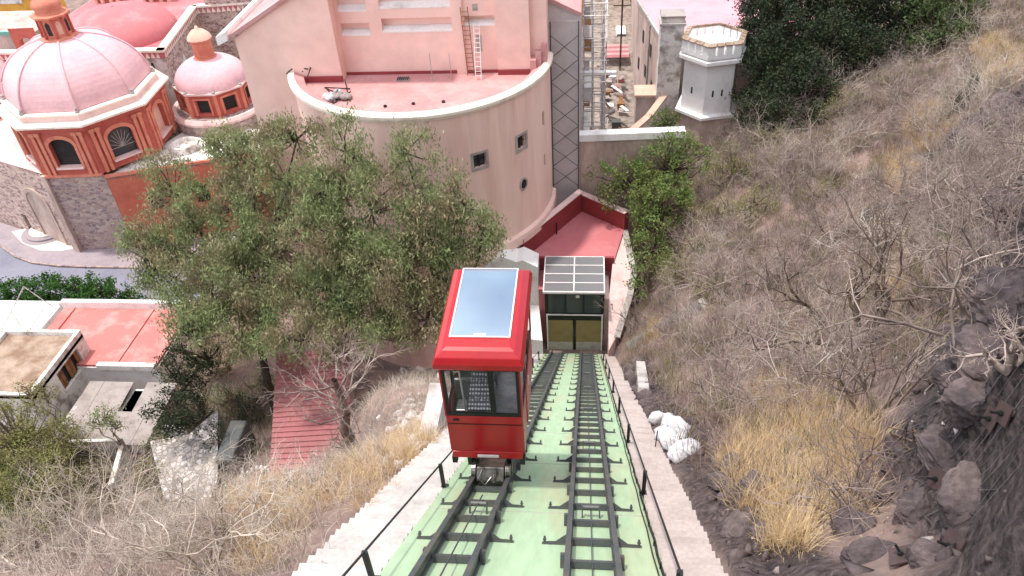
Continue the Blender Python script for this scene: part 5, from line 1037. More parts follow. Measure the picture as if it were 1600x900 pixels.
def leafy_tree(name, base, lobes, label, cat, leafm, barkm, gap=1.0, per=40, spread=.75, ln=.34, wd=.1, seed=1, trunk_r=.45, hang=.5, group=None, fork=.35):
    R = np.random.default_rng(seed); t = thing(name, base, label, cat, group); C = lobes_to_clumps(lobes, gap, R); base = np.array(base, float)
    cen = np.mean([np.array(l[0]) for l in lobes], 0); F0 = base+(cen-base)*fork; S = Segs(); S.add(base, (base+F0)/2+R.normal(0, .15, 3), trunk_r, trunk_r*.85); S.add(S.b[0], F0, trunk_r*.85, trunk_r*.75)
    heads = []
    for c, rx, ry, rz in lobes:
        p = F0; q = np.array(c, float)-[0, 0, rz*.3]
        for i in range(4):
            e = F0+(q-F0)*(i+1)/4+R.normal(0, .25, 3)+np.array([0, 0, .25*math.sin(math.pi*(i+1)/4)*np.linalg.norm(q-F0)*.3]); S.add(p, e, trunk_r*(.55-.1*i), trunk_r*(.45-.1*i)); heads.append(e); p = e
    heads = np.array(heads)
    for c in C:
        k = np.argmin(((heads-c)**2).sum(1)+R.random(len(heads))*3); a = heads[k]; mid = (a+c)/2+R.normal(0, .2, 3); S.add(a, mid, .07, .045); S.add(mid, c, .045, .015)
    V, Fc = S.mesh(5); raw('trunk', V, Fc, barkm, t, True)
    V, Fc = leaves_np(C, per, spread*R.uniform(.6, 1.3, (len(C)*per, 1)), ln, wd, R, hang); raw('crown', V, Fc, leafm, t)
    return t
def L_(px, py, d, rx, ry, depth=None):
    s = d/F; c = at_d(px, py, d); return (c, rx*s, (depth or .8*(rx+ry)/2)*s, ry*s*1.1)
# ------------------------------------------------------------------ trees
PG = 'pepper trees before the theatre'
PK = dict(gap=1.36, per=195, spread=1.08, ln=.36, wd=.095, hang=1.2, group=PG)
bz = at_z(425, 622, 3.2)
leafy_tree('pepper_tree', (bz[0], bz[1], ground(bz[0], bz[1])-.3), [L_(270, 290, 64, 42, 45), L_(295, 370, 63, 70, 65), L_(365, 245, 64, 50, 48), L_(400, 215, 59, 34, 28), L_(370, 310, 63, 65, 50), L_(230, 400, 62, 45, 55), L_(320, 440, 61, 80, 60), L_(445, 265, 57, 52, 62), L_(440, 350, 61, 65, 60), L_(410, 420, 60, 80, 65), L_(462, 212, 57, 34, 32), L_(370, 505, 58, 85, 50), L_(280, 500, 59, 45, 32)], 'big olive green pepper tree leaning left over the coral roof', 'tree', 'pepper', 'darkbark', seed=3, trunk_r=.42, **PK)
bz = at_z(520, 560, 5.0)
leafy_tree('pepper_tree', (bz[0], bz[1], ground(bz[0], bz[1])-.3), [L_(545, 225, 52, 42, 42), L_(515, 290, 53, 55, 45), L_(575, 315, 52, 60, 52), L_(500, 370, 54, 65, 60), L_(580, 400, 53, 80, 60), L_(500, 455, 57, 85, 60), L_(595, 475, 56, 80, 58), L_(470, 525, 55, 70, 38), L_(545, 525, 55, 65, 34)], 'middle pepper tree with dense crown above the dead trunk', 'tree', 'pepper', 'darkbark', seed=4, trunk_r=.4, **PK)
bz = at_z(690, 545, 8.0)
leafy_tree('pepper_tree', (bz[0], bz[1], ground(bz[0], bz[1])-.3), [L_(642, 228, 50, 42, 42), L_(665, 290, 50, 58, 45), L_(725, 325, 50, 48, 42), L_(768, 358, 50, 34, 32), L_(670, 360, 51, 65, 50), L_(650, 425, 52, 75, 60), L_(725, 405, 52, 55, 45), L_(665, 490, 52, 65, 45), L_(625, 525, 52, 45, 28)], 'right hand pepper tree reaching behind the red funicular car', 'tree', 'pepper', 'darkbark', seed=5, trunk_r=.36, **PK)
bz, _ = hit(1045, 380)
leafy_tree('leafy_tree', bz, [L_(1050, 255, 66, 55, 45), L_(985, 285, 67, 55, 38), L_(1035, 325, 64, 55, 55), L_(1015, 385, 62, 38, 45), L_(1000, 430, 60, 22, 40)], 'fresh green tree leaning over the pink retaining wall by the station', 'tree', 'fresh', 'darkbark', 1.05, 44, .7, .3, .13, 6, .25)
bz = at_z(1038, 195, 9); leafy_tree('small_shrub', (bz[0], bz[1], 7), [L_(1038, 188, 84, 22, 20)], 'small green shrub on the salmon capped wall below the turret', 'shrub', 'fresh', 'darkbark', .8, 40, .5, .3, .13, 8, .08)
EG = dict(gap=1.0, per=56, spread=.85, ln=.34, wd=.15, hang=.1, group='dark evergreens on the right hillside')
bz, _ = hit(1205, 205)
leafy_tree('evergreen_tree', bz, [L_(1180, -5, 84, 30, 45), L_(1188, 55, 82, 40, 50), L_(1195, 115, 79, 45, 50), L_(1195, 170, 75, 46, 38), L_(1235, 185, 73, 50, 30), L_(1240, 140, 75, 45, 45), L_(1225, 80, 78, 45, 50), L_(1220, 15, 80, 40, 50)], 'tall dark evergreen right of the white turret', 'tree', 'conifer', 'darkbark', seed=9, trunk_r=.35, **EG)
bz, _ = hit(1285, 195)
leafy_tree('evergreen_tree', bz, [L_(1260, 15, 82, 40, 50), L_(1290, 70, 76, 45, 50), L_(1275, 130, 73, 38, 45), L_(1300, 20, 80, 40, 45), L_(1270, 180, 71, 30, 25)], 'dark evergreen second from the turret, rising to the top edge', 'tree', 'conifer', 'darkbark', seed=19, trunk_r=.35, **EG)
bz, _ = hit(1370, 110)
leafy_tree('evergreen_tree', bz, [L_(1345, 15, 80, 45, 50), L_(1400, 20, 79, 45, 50), L_(1350, 75, 76, 45, 32), L_(1405, 75, 74, 40, 24), L_(1315, 95, 76, 30, 30)], 'dark evergreen third from the turret, behind a pale leafless tree', 'tree', 'conifer', 'darkbark', seed=10, trunk_r=.3, **EG)
bz, _ = hit(1470, 90)
leafy_tree('evergreen_tree', bz, [L_(1455, 15, 76, 45, 45), L_(1505, 10, 73, 36, 38), L_(1455, 65, 73, 35, 25), L_(1495, 50, 71, 22, 20)], 'lighter green evergreen farthest from the turret on the top edge', 'tree', 'conifer_pale', 'darkbark', seed=11, trunk_r=.3, **EG)
hd = at_z(90, 480, 0); leafy_tree('hedge', (hd[0], hd[1]+2, 0), [L_(x, y, 77, 38, 24) for x, y in ((-20, 462), (30, 460), (70, 452), (115, 448), (155, 455), (185, 465), (50, 478), (120, 472))], 'dense bright green hedge along the street behind the white flat roof', 'hedge', 'hedge', 'darkbark', .95, 50, .6, .28, .16, 12, .1, hang=0)
p = at_z(285, 650, 3); leafy_tree('cypress', (p[0], p[1]-2, 1.5), [L_(283, 585, 60, 30, 60), L_(272, 650, 58, 40, 45), L_(318, 540, 60, 16, 55)], 'dark narrow cypress between the grey shed and the garden', 'tree', 'conifer', 'darkbark', .9, 44, .6, .28, .1, 13, .2, hang=-.2)
for i, (px, py, d, rx, ry, mt, lab) in enumerate(((25, 690, 36, 90, 62, 'olivebush', 'dusty olive bush at the left picture edge'), (60, 760, 32, 65, 60, 'olivebush', 'dusty olive bush in front of the one at the left edge'), (30, 840, 24, 45, 40, 'olivebush', 'dusty olive bush low at the left picture edge'), (20, 770, 30, 50, 50, 'fresh', 'greener bush at the left edge between olive ones'),
  (355, 765, 55, 20, 16, 'hedge', 'small green bush beside the white stone ring'), (60, 610, 50, 30, 22, 'olivebush', 'olive sapling growing before the old flat roof'), (140, 735, 46, 30, 24, 'olivebush', 'olive bush in the yard before the broken white wall'), (165, 650, 51, 30, 26, 'pepper', 'small bush between the old house and grey shed'), (335, 560, 58, 35, 32, 'pepper', 'leafy sapling under the big pepper tree crown'), (390, 640, 55, 22, 30, 'conifer', 'dark bush left of the red sheet roof'), (340, 690, 52, 22, 35, 'conifer', 'dark bush beside the flagstone terrace'), (235, 740, 45, 25, 20, 'olivebush', 'olive bush on the near side of the flagstone terrace'), (300, 640, 55, 32, 34, 'conifer', 'dark leafy bush at the cypress foot beside the terrace'), (410, 590, 56, 26, 28, 'pepper', 'leafy bush touching the upper corner of the red sheet roof'), (255, 690, 52, 26, 20, 'pepper', 'leafy bush between grey shed and flagstone terrace'), (360, 620, 57, 30, 24, 'pepper', 'leafy bush below the leaning pepper trunk'), (110, 690, 44, 40, 30, 'olivebush', 'olive bush below the old house wall'))):
    yb = {(60, 610): 38.6, (165, 650): 36.9}.get((px, py))
    d = yb/ray(px, py)[1] if yb else max(10, hit(px, min(py+ry, 895))[1]-rx*.03)
    c = at_d(px, py, d); near = d < 40
    leafy_tree('olive_bush', (c[0], c[1], ground(c[0], c[1])-.1), [L_(px, py, d, rx, ry), L_(px-rx*.6, py+ry*.4, d, rx*.6, ry*.7), L_(px+rx*.5, py+ry*.3, d, rx*.6, ry*.7)], lab, 'bush', mt, 'bark', .5 if near else .85, 36, .33 if near else .62, .13 if near else .24, .05 if near else .08, 20+i, .09)
OB = [(1150, 280, 45, 32, 'wide olive bush on the slope below the white turret'), (1060, 440, 30, 35, 'olive bush at the foot of the fresh green tree'), (1185, 335, 45, 30, 'olive bush on the right slope above the sprawling bare tree'), (1120, 345, 38, 28, 'olive bush just right of the fresh green tree'), (1090, 400, 32, 25, 'olive bush below the fresh green tree'), (1320, 175, 40, 22, 'olive bush in front of the dark evergreens'), (1235, 255, 35, 25, 'olive bush below the tall dark evergreen'), (1430, 690, 36, 24, 'low olive bush right of the golden grass'), (1120, 470, 28, 22, 'olive bush lowest of those below the green tree'), (1200, 225, 35, 20, 'olive bush at the foot of the tall evergreen'), (1280, 310, 30, 20, 'small olive bush in the middle of the right slope'), (1400, 130, 35, 18, 'olive bush high on the slope left of the cactus')]
for i, (px, py, rx, ry, lab) in enumerate(OB):
    p, d = hit(px, py); d -= 1.5; leafy_tree('olive_bush', p-[0, 0, .1], [L_(px, py-ry*.5, d, rx, ry), L_(px+rx*.6, py-ry*.2, d, rx*.6, ry*.7), L_(px-rx*.6, py-ry*.1, d, rx*.5, ry*.6)], lab, 'bush', 'olivebush', 'bark', .8, 34, .7, .2, .055, 70+i, .06)
# dead trunk beside the red sheet roof
def bare_tree(name, base, d, L, r, lev, seed, label, mt, group=None, **kw):
    R = np.random.default_rng(seed); t = thing(name, base, label, 'tree', group); S = Segs(); ends = []
    dirs = d if isinstance(d, list) else [d]
    for dd in dirs: grow(S, base, dd, L*R.uniform(.85, 1.1), r, lev, ends, R, **kw)
    S.a = np.array(S.a); V, Fc = tubes_np(S.a, np.array(S.b), np.array(S.r), np.array(S.q), 5); big = np.repeat(np.array(S.r) > r*.33, 5)
    k = 5; keep = np.array(S.r) > r*.33
    for nm, msk in (('trunk', keep), ('crown', ~keep)):
        if msk.any(): V, Fc = tubes_np(S.a[msk], np.array(S.b)[msk], np.array(S.r)[msk], np.array(S.q)[msk], 5 if nm == 'trunk' else 3); raw(nm, V, Fc, mt, t, True)
    return t
p = at_d(556, 712, 40); b0 = np.array([p[0], p[1], p[2]-1.5])

dt = thing('dead_tree', b0, 'thick pale dead trunk with bare branches right of the red sheet roof', 'tree'); R_ = np.random.default_rng(31); S = Segs(); tw = Segs(); q_ = b0.copy()
for i in range(6):
    e = q_+np.array([R_.normal(0, .12), R_.normal(0, .12), 1.25]); S.add(q_, e, .4-.045*i, .36-.045*i); q_ = e
    for _ in range(4):
        if i > 0: a_ = R_.uniform(0, 6.28); grow(tw, q_-np.array([0, 0, R_.uniform(0, 1)]), (math.cos(a_), math.sin(a_), R_.uniform(.3, 1.2)), R_.uniform(1., 1.9), .07, 3, [], R_, wob=.35)
V, Fc = S.mesh(8); raw('trunk', V, Fc, 'bark', dt, True); V, Fc = tw.mesh(3); raw('crown', V, Fc, 'twig', dt)
p, _ = hit(1345, 545)
bare_tree('bare_tree', p-[0, 0, .2], [(-.9, -.1, .12), (-.75, .1, .5), (-.35, .2, .9), (.1, .1, 1), (.55, .1, .8), (-.2, -.4, .8), (.8, 0, .45)], 2.6, .15, 4, 33, 'sprawling leafless tree with long low limb on the right hillside', 'bark', split=(2, 4), wob=.4, up=.12)
for i, (px, py, L, sd, lab) in enumerate(((1120, 455, 1.9, 41, 'leafless tree between the green tree and the sprawling bare tree'), (1500, 330, 1.5, 42, 'thin leafless tree high on the right hillside beside the cliff'), (1570, 300, 1.4, 43, 'leafless tree at the right picture edge above the rock face'), (1330, 130, 1.8, 44, 'pale leafless tree in front of the dark evergreens'), (1585, 570, .55, 45, 'bare white twigged sapling on the netted rock face'))):
    p, dd = hit(px, py); bare_tree('bare_tree', p-[0, 0, .2], [(-.3, 0, 1), (.3, .1, 1), (0, -.3, .9), (-.7, .1, .7)], L, .07, 4, sd, lab, 'twigpale' if i == 3 else 'twig', wob=.35)
for i, (px, py, L, sd, lab) in enumerate(((250, 860, 1.3, 51, 'bare pale bush with long twigs at the bottom left'), (130, 800, 1.2, 52, 'bare pale bush left of the flagstone garden at the lower left'), (330, 890, 1.2, 53, 'bare upright sapling near the bottom edge left of the white stairway'), (60, 890, 1.2, 54, 'bare bush in the bottom left picture corner'), (40, 790, 1.5, 56, 'tall bare bush in front of the olive bushes at the left edge'), (180, 850, 1.5, 57, 'tall bare bush second from the bottom left corner'), (380, 850, 1.2, 58, 'bare bush just left of the golden grass'), (300, 800, 1.5, 59, 'tall bare bush rising before the flagstone terrace'), (230, 810, 1.4, 60, 'tall bare bush rising before the grey shed'), (120, 870, 1.3, 62, 'bare bush among others near the bottom left corner'), (430, 740, 1.1, 61, 'bare bush against the lower edge of the red sheet roof'), (520, 730, 1.0, 63, 'bare bush below the thick dead trunk'), (480, 770, .8, 55, 'bare grey shrub between the red sheet roof and left stairway'))):
    p, dd = hit(px, py); bare_tree('bare_bush', p-[0, 0, .2], [(-.2, .2, 1.2), (.2, -.2, 1.3), (-.4, 0, 1), (.4, .1, 1), (0, -.3, .9), (-.8, .1, .5), (.8, -.1, .5), (0, .5, .8)], L, .035, 4, sd, lab, 'twigpale', wob=.35)
# ------------------------------------------------------------------ dry shrubs on the slopes (one mesh per variety, many individuals)
def shrub_mesh(seed, h, lev, stems, r):
    R = np.random.default_rng(seed); S = Segs(); ends = []
    for _ in range(stems):
        a = R.uniform(0, 6.28); tilt = R.uniform(.2, 1.1); grow(S, (R.normal(0, .08), R.normal(0, .08), -.1), (math.cos(a)*math.sin(tilt), math.sin(a)*math.sin(tilt), math.cos(tilt)), h*R.uniform(.35, .55), r, lev, ends, R, wob=.4, nseg=2)
    return S.mesh(3)
SH = []
for i in range(7):
    V, Fc = shrub_mesh(100+i, 1.0, 4, 10+i % 4, .013); me = bpy.data.meshes.new('shrub'); o = raw('_s', V, Fc, ['twig', 'twigpale', 'twig'][i % 3], None); SH.append(o.data); bpy.data.objects.remove(o)
def shrub(x, y, s, label, group, k=None):
    o = bpy.data.objects.new('dry_shrub', SH[k if k is not None else random.randrange(7)]); col.objects.link(o)
    o.location = (x, y, ground(x, y)-.08); o.scale = (s*random.uniform(.9, 1.3), s*random.uniform(.9, 1.3), s*random.uniform(.8, 1.15)); o.rotation_euler = (random.uniform(-.15, .15), random.uniform(-.15, .15), random.uniform(0, 6.28)); return tag(o, label, 'shrub', group)
def inside(p):
    c = M.T@(np.array(p)-EYE); return c[2] > 4 and -900 < F*c[0]/c[2] < 900 and -560 < F*c[1]/c[2] < 540
def pix(p): c = M.T@(np.array(p)-EYE); return 800+F*c[0]/c[2], 450+F*c[1]/c[2], c[2]
cnt = 0
while cnt < 200:
    x = random.uniform(3.6, 48); y = random.uniform(4, 92); z = ground(x, y)
    if not inside((x, y, z)): continue
    px, py, d = pix((x, y, z))
    if (px < 1060 and py < 480) or (1130 < px < 1370 and 660 < py < 890 and random.random() < .85) or (px > 1440 and py > 520 and random.random() < .7): continue
    if x < 5.0 and y < 40 or random.random() < (d-25)/80: continue
    lab = ('leafless shrub on the high slope below the dark evergreens' if py < 230 else 'leafless shrub on the right slope between evergreens and sprawling bare tree' if py < 400 else 'leafless shrub around the foot of the sprawling bare tree' if (py < 600 and px > 1200) else 'leafless shrub on the slope below the fresh green tree' if py < 600 else 'leafless shrub beside the golden grass patch on the right' if px < 1380 else 'leafless shrub on the netted rock face at the right edge')
    shrub(x, y, random.uniform(1.5, 3.2)*(1+.006*d), lab, 'dry shrubs on the right hillside'); cnt += 1
cnt = 0
while cnt < 60:
    x = random.uniform(-24, -5.6); y = random.uniform(5, 36); z = ground(x, y)
    if not inside((x, y, z)): continue
    px, py, d = pix((x, y, z))
    if px > 560 and 560 < py < 700: continue
    shrub(x, y, random.uniform(.8, 1.7), 'leafless pale shrub on the steep bank left of the white stairway', 'dry shrubs on the left bank'); cnt += 1
cnt = 0
while cnt < 38:
    x = random.uniform(-44, -22); y = random.uniform(24, 44); z = ground(x, y); px, py, d = pix((x, y, z))
    if not inside((x, y, z)) or z > 9 or (-43 < x < -34.5 and 37 < y < 44.5) or (x < -43.5 and y > 39) or (x > -26.5 and y > 32): continue
    shrub(x, y, random.uniform(1.5, 2.8), 'leafless shrub in the yard between the sheds and the flagstone terrace', 'dry shrubs in the yard'); cnt += 1
# undergrowth and grass: uncountable
def tufts(name, pts, n, hmin, hmax, wd, lean, m, label, seed, root=.15, cat=None):
    R = np.random.default_rng(seed); pts = np.asarray(pts); C = np.repeat(pts, n, 0); N = len(C); a = R.uniform(0, 6.283, N); rr = R.random(N)**.5*root; C = C+np.stack([np.cos(a)*rr, np.sin(a)*rr, np.zeros(N)-.04], 1)
    h = (hmin+(hmax-hmin)*R.random(N)**1.4)[:, None]; b = a+R.normal(0, .8, N); o = np.stack([np.cos(b), np.sin(b), np.zeros(N)], 1)*R.random((N, 1))*lean; s = np.stack([-np.sin(b+R.normal(0, 1, N)), np.cos(b), np.zeros(N)], 1)*wd
    U = np.array([0, 0, 1.]); p1 = C+(o*.35+U*.6)*h; p2 = C+(o*1.0+U*.95)*h
    V = np.stack([C-s, C+s, p1+s*.8, p1-s*.8, p2], 1).reshape(-1, 3); k = np.arange(N)[:, None]*5
    T = np.concatenate([k+[[0, 1, 2]], k+[[0, 2, 3]], k+[[3, 2, 4]]], 0)
    return tag(raw(name, V, T, m), label, cat, None, 'stuff')
def scatter(n, xr, yr, test):
    out = []; 
    for _ in range(40):
        X = rng.uniform(*xr, 4000); Y = rng.uniform(*yr, 4000); Z = terrain(X, Y); c = (np.stack([X, Y, Z], 1)-EYE)@M; d = c[:, 2]; PX = 800+F*c[:, 0]/d; PY = 450+F*c[:, 1]/d; RM = rockmask(X, Y)
        for i in np.nonzero((d > 4) & (PX > -60) & (PX < 1660) & (PY > -60) & (PY < 960))[0]:
            if test(PX[i], PY[i], d[i], X[i], Y[i], RM[i]): out.append((X[i], Y[i], Z[i]))
            if len(out) >= n: return out
    return out
def patch(cx, cy, rx, ry): return lambda px, py: ((px-cx)/rx)**2+((py-cy)/ry)**2 < random.uniform(.4, 1.1)
gold = [patch(1245, 740, 120, 110), patch(1200, 850, 75, 70), patch(1300, 690, 80, 60), patch(1405, 270, 25, 40), patch(1450, 200, 45, 40), patch(1560, 95, 50, 40), patch(1210, 625, 50, 40), patch(1390, 450, 25, 25), patch(1020, 520, 12, 20)]
GP = scatter(950, (3.4, 45), (5, 80), lambda px, py, d, x, y, rm: any(g(px, py) for g in gold))
tufts('golden_grass', GP, 90, .25, .95, .006, .9, 'gold', 'golden dry grass in patches on the right hillside', 61, .28)
gl = [patch(430, 800, 80, 50), patch(560, 770, 55, 40), patch(640, 700, 45, 35), patch(420, 860, 50, 40), patch(590, 735, 50, 30)]
GP = scatter(300, (-16, -4.9), (5, 34), lambda px, py, d, x, y, rm: any(g(px, py) for g in gl))
tufts('golden_grass', GP, 80, .2, .8, .006, .9, 'gold', 'golden dry grass along the left stairway', 62, .28)
okr = lambda px, py, d, x, y, rm: d > 14.5+6*rm and not (px < 1060 and py < 430) and x > 2.9 and random.random() > .93*rm
BR = scatter(7500, (2.9, 50), (5, 95), okr)
tufts('dry_brush', BR[:3400], 40, .3, 1.0, .008, 1.0, 'twig', 'low tangled grey dry brush covering the right hillside', 63, .5)
tufts('dry_brush', BR[3400:6000], 40, .3, .9, .008, 1.0, 'twigred', 'low tangled reddish brush covering the right hillside', 65, .5)
tufts('dry_brush', BR[6000:], 44, .3, 1.0, .01, .9, 'olivebush', 'low tangled olive brush covering the right hillside', 66, .5)
BR = scatter(1500, (-46, -20), (22, 46), lambda px, py, d, x, y, rm: d > 42 and not (-43.2 < x < -34.5 and 37 < y < 44.5) and not (x < -43.5 and y > 39) and not (x > -26.2 and y > 32) and not (-51 < x < -37 and y > 44.5))
tufts('yard_scrub', BR[:800], 40, .3, 1.2, .012, .9, 'twigpale', 'dry pale scrub filling the yard below the houses', 67, .6)
tufts('yard_scrub', BR[800:], 40, .3, 1.0, .014, .8, 'olivebush', 'olive scrub filling the yard below the houses', 68, .6)
BR = scatter(1900, (-26, -5.1), (4, 40), lambda px, py, d, x, y, rm: True)
tufts('dry_brush', BR, 30, .2, .7, .006, 1.1, 'twigpale', 'low tangled dry brush on the left bank', 64, .45)
# ------------------------------------------------------------------ rocks, sacks, cactus, bolts, net
def rock_mesh(seed, flat=.7, sub=3):
    import bmesh
    R = np.random.default_rng(seed); bm = bmesh.new(); bmesh.ops.create_icosphere(bm, subdivisions=sub, radius=1)
    pl = R.normal(0, 1, (9, 3)); pl /= np.linalg.norm(pl, axis=1, keepdims=True); cut = R.uniform(.55, .9, 9); ph = R.uniform(0, 6, 6)
    for v in bm.verts:
        c = np.array(v.co)
        for q, k in zip(pl, cut):
            e = c@q-k
            if e > 0: c = c-q*e*.92
        c = c*(1+.1*math.sin(5*c[0]+ph[0])*math.sin(6*c[1]+ph[1])+.09*abs(math.sin(9*c[2]+4*c[0]+ph[2])*math.sin(8*c[0]-5*c[1]+ph[3]))+.05*math.sin(23*c[2]+ph[4])*math.sin(19*c[1]+ph[5])); c[2] *= flat; v.co = c
    me = bpy.data.meshes.new('rock'); bm.to_mesh(me); bm.free(); me.materials.append(MT['rock']); return me
RK = [rock_mesh(200+i, random.uniform(.6, .95), 4) for i in range(6)]
def rock(x, y, s, label, group, m=None, dz=0, name='boulder'):
    o = bpy.data.objects.new(name, random.choice(RK)); col.objects.link(o); o.location = (x, y, ground(x, y)+dz); o.scale = (s*random.uniform(.8, 1.3), s*random.uniform(.8, 1.3), s*random.uniform(.7, 1.1)); o.rotation_euler = (random.uniform(-.5, .5), random.uniform(-.5, .5), random.uniform(0, 6.28)); return tag(o, label, 'rock', group)
for i in range(46):     # broken rock along the cut beside the right stair
    y = random.uniform(6, 36); x = random.uniform(2.75, 3.5)+(.6 if y < 14 else 0)*random.random(); pq = pix((x, y, ground(x, y)))
    if 635 < pq[1] < 735: continue
    rock(x, y, random.uniform(.18, .5), 'purple grey boulder in the cut beside the right stairway', 'rocks beside the right stairway', dz=.08)
for px, py, s in ((1500, 470, .8), (1520, 540, .6), (1490, 520, .6), (1545, 430, .7), (1575, 390, .9), (1500, 590, .5), (1560, 560, .6), (1530, 620, .5), (1580, 170, 1.3), (1540, 190, 1.2), (1500, 215, 1.0), (1550, 240, 1.0), (1470, 240, .8), (1595, 220, 1.3), (1430, 300, .7), (1370, 330, .7), (1590, 470, .7), (1450, 280, .7), (1590, 320, .9)):
    p, d = hit(px, py); rock(p[0], p[1], s, 'rough purple grey rock jutting from the cliff at the right picture edge', 'cliff rocks at the right', dz=-.5*s)
for px, py, s in ((1275, 795, .55), (1160, 830, .45), (1340, 830, .4), (1440, 800, .4), (1480, 700, .5), (1400, 690, .35), (1520, 780, .5), (1370, 870, .4), (1460, 870, .35)):
    p, d = hit(px, py); rock(p[0], p[1], s, 'rounded grey rock half buried in the golden grass slope', 'rocks in the grass slope', dz=-.1)
def debris(name, n, test, smin, smax, m, label, seed):
    R = np.random.default_rng(seed); P = np.array(scatter(n, (2.7, 45), (4, 70), test)); N = len(P); s = R.uniform(smin, smax, (N, 1, 1))*(R.random((N, 1, 1))**1.5+.3)
    base = np.array([[1, 0, 0], [-.5, .8, 0], [-.5, -.8, 0], [.1, .1, .8], [0, 0, -.6]])[None]+R.normal(0, .28, (N, 5, 3)); th = R.uniform(0, 6.28, N); c, s_ = np.cos(th), np.sin(th)
    x = base[:, :, 0]*c[:, None]-base[:, :, 1]*s_[:, None]; y = base[:, :, 0]*s_[:, None]+base[:, :, 1]*c[:, None]; V = (np.stack([x, y, base[:, :, 2]], -1)*s+P[:, None]).reshape(-1, 3)
    k = np.arange(N)[:, None]*5; T = np.concatenate([k+[t] for t in ([0, 1, 3], [1, 2, 3], [2, 0, 3], [1, 0, 4], [2, 1, 4], [0, 2, 4])]); return tag(raw(name, V, T, m), label, None, None, 'stuff')
debris('rock_debris', 1700, lambda px, py, d, x, y, rm: rm > .25, .06, .22, 'rock', 'broken purple grey stones strewn over the rock face', 81)
debris('pale_gravel', 1500, lambda px, py, d, x, y, rm: not (px < 1060 and py < 430), .03, .11, 'rubble', 'scattered pale stones on the right hillside', 82)
sp2 = [(1032, 660), (1045, 667), (1058, 675), (1040, 681), (1062, 691), (1048, 698), (1072, 707), (1060, 715)]
def sack_mesh(seed):
    me = rock_mesh(seed, .62, 3).copy(); me.materials.clear(); me.materials.append(MT['sack'])
    me.polygons.foreach_set('use_smooth', np.ones(len(me.polygons), bool)); return me
for i, (px, py) in enumerate(sp2):
    p, d = hit(px, py); o = bpy.data.objects.new('white_sack', sack_mesh(300+i)); col.objects.link(o); o.location = (p[0], p[1], p[2]+.2+.05*(i % 3)); o.scale = (.46, .34, .42); o.rotation_euler = (.2*(i % 3-1), .25*(i % 2), i*1.1); tag(o, ['uppermost', 'second', 'third', 'fourth', 'fifth', 'sixth', 'seventh', 'lowest'][i]+' white woven sack, counted down the heap by the right stairway', 'sack', 'white sacks by the right stairway')
cc, d = hit(1480, 190); ct = thing('columnar_cactus', cc, 'dark green columnar cactus with three ribbed stems near the rock outcrop', 'cactus')
for dx, h in ((0, 2.6), (.45, 3.6), (.8, 3.7)):
    m = MB(); n = 14; prof = [0, .3, .8, .93, 1.0]; P = []
    for zi in prof:
        for j in range(n): t = 2*math.pi*j/n; r = (.17 if j % 2 else .13)*(1 if zi < .9 else (.8 if zi < 1 else .2)); P.append((cc[0]+dx+zi*.25+r*math.cos(t), cc[1]+r*math.sin(t), cc[2]-.2+zi*h))
    m.add(P, [(i*n+j, i*n+(j+1) % n, (i+1)*n+(j+1) % n, (i+1)*n+j) for i in range(4) for j in range(n)]); m.build('stem', 'cactus', ct)
def tnorm(x, y, e=.4): return np.array([ground(x-e, y)-ground(x+e, y), ground(x, y-e)-ground(x, y+e), 2*e])/np.linalg.norm([ground(x-e, y)-ground(x+e, y), ground(x, y-e)-ground(x, y+e), 2*e])
wrd = ['nearest the golden grass', 'just below the one nearest the grass', 'in the middle of the rock face', 'lowest of all at the bottom edge', 'largest, low on the netted rock', 'upper left of the pair at the right edge', 'upper right of the pair at the right edge']
for (px, py, s), wl in zip(((1393, 744, .16), (1382, 786, .16), (1474, 750, .19), (1415, 878, .18), (1500, 860, .22), (1560, 657, .16), (1580, 648, .16)), wrd):
    p, d = hit(px, py); nn = tnorm(p[0], p[1]); nn = nn+np.array([0, -.4, .0]); nn /= np.linalg.norm(nn); a = np.cross(nn, (0, 0, 1)); a /= np.linalg.norm(a); b = np.cross(nn, a); c = p+nn*.12
    t = thing('rock_bolt', p, 'brown steel anchor plate with bolt, '+wl, 'anchor plate', 'rock anchor plates'); m = MB(); th_ = random.uniform(.2, .7); a, b = a*math.cos(th_)+b*math.sin(th_), b*math.cos(th_)-a*math.sin(th_)
    m.hexa([c+(i*a+j*b)*s+nn*k*.025 for k in (0, 1) for i, j in ((-1, -1), (1, -1), (1, 1), (-1, 1))]); m.build('plate', 'plate', t); m = MB(); m.tube([c-nn*.1, c+nn*.22], .022, 6); m.tube([c+nn*.02, c+nn*.08], .045, 6); m.build('bolt', 'black', t)
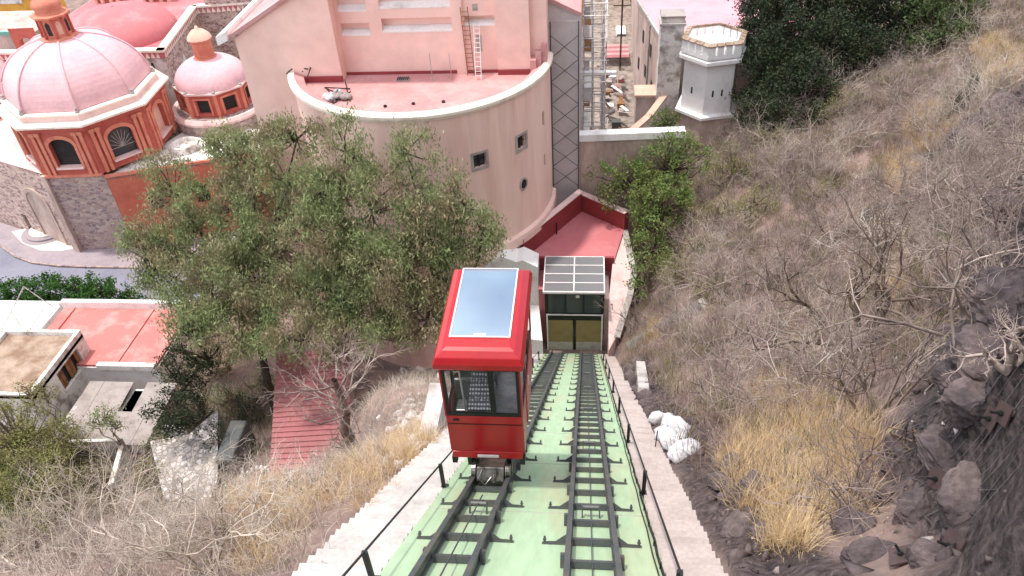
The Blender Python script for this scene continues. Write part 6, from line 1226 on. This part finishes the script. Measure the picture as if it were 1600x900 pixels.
# wire net on the rock face
def drape(pxs):
    out = []
    for px, py in pxs:
        p, d = hit(px, py); out.append(p)
    return np.array(out)
edge = drape([(1440, 890), (1500, 800), (1545, 700), (1570, 600), (1500, 480)])
nt_ = MB(); 
x0, x1, y0, y1 = 5.6, 11.0, 2.5, 13.5
for x in np.arange(x0, x1, .22):
    pts = [(x+.05*math.sin(y*3), y, ground(x, y)+.06) for y in np.arange(y0+max(0, (8.2-x))*2.0, y1, .3)]
    if len(pts) > 2: nt_.tube(pts, .006, 3)
for y in np.arange(y0, y1, .22):
    pts = [(x, y+.05*math.sin(x*3), ground(x, y)+.06) for x in np.arange(max(x0, 8.2-(y-y0)/2.0), x1, .3)]
    if len(pts) > 2: nt_.tube(pts, .006, 3)
tag(nt_.build('rock_net', 'wire'), 'grey wire safety net draped over the rock face at the right edge', 'net')
# rubble and stones by the left wall
rp = thing('concrete_stub_wall', at_d(684, 660, 30), 'short pale concrete wall stub left of the red car', 'wall'); p = at_d(684, 660, 29.5); m = MB(); m.box(p[0]-.5, p[0]+.15, p[1]-1.2, p[1]+1.6, p[2]-2.5, p[2]+.5); m.build('wall_face', 'concrete', rp)
for i in range(60):
    px = random.gauss(640, 22); py = random.gauss(665, 24); p, d = hit(px, py)
    if d > 45: continue
    o = rock(p[0], p[1], random.uniform(.1, .28), 'pale broken stone in the rubble heap left of the red car', 'rubble stones left of the car', name='rubble_stone'); o.data = o.data
PS = RK[0].copy(); PS.materials.clear(); PS.materials.append(MT['rubble'])
for o in col.objects:
    if o.name.startswith('rubble_stone'): o.data = PS
for px, py, s in ((640, 572, .5), (656, 578, .4), (630, 580, .35), (690, 590, .5)):
    p, d = hit(px, py); o = rock(p[0], p[1], s, 'pale stone lying on the bare brown earth above the rubble heap', 'stones on the bare earth', name='field_stone'); o.data = PS
# concrete kerb stubs on the right slope
for (a, b, lab) in (((985, 545), (1100, 480), 'long pale concrete kerb running up the right slope by the station'), ((1000, 580), (1005, 625), 'upright pale concrete block beside the right stairway')):
    p, d = hit(*a); q_, d = hit(*b); m = MB(); m.beam(p+[0, 0, .2], q_+[0, 0, .2], .5, .9); tag(m.build('concrete_kerb', 'concrete'), lab, 'kerb')
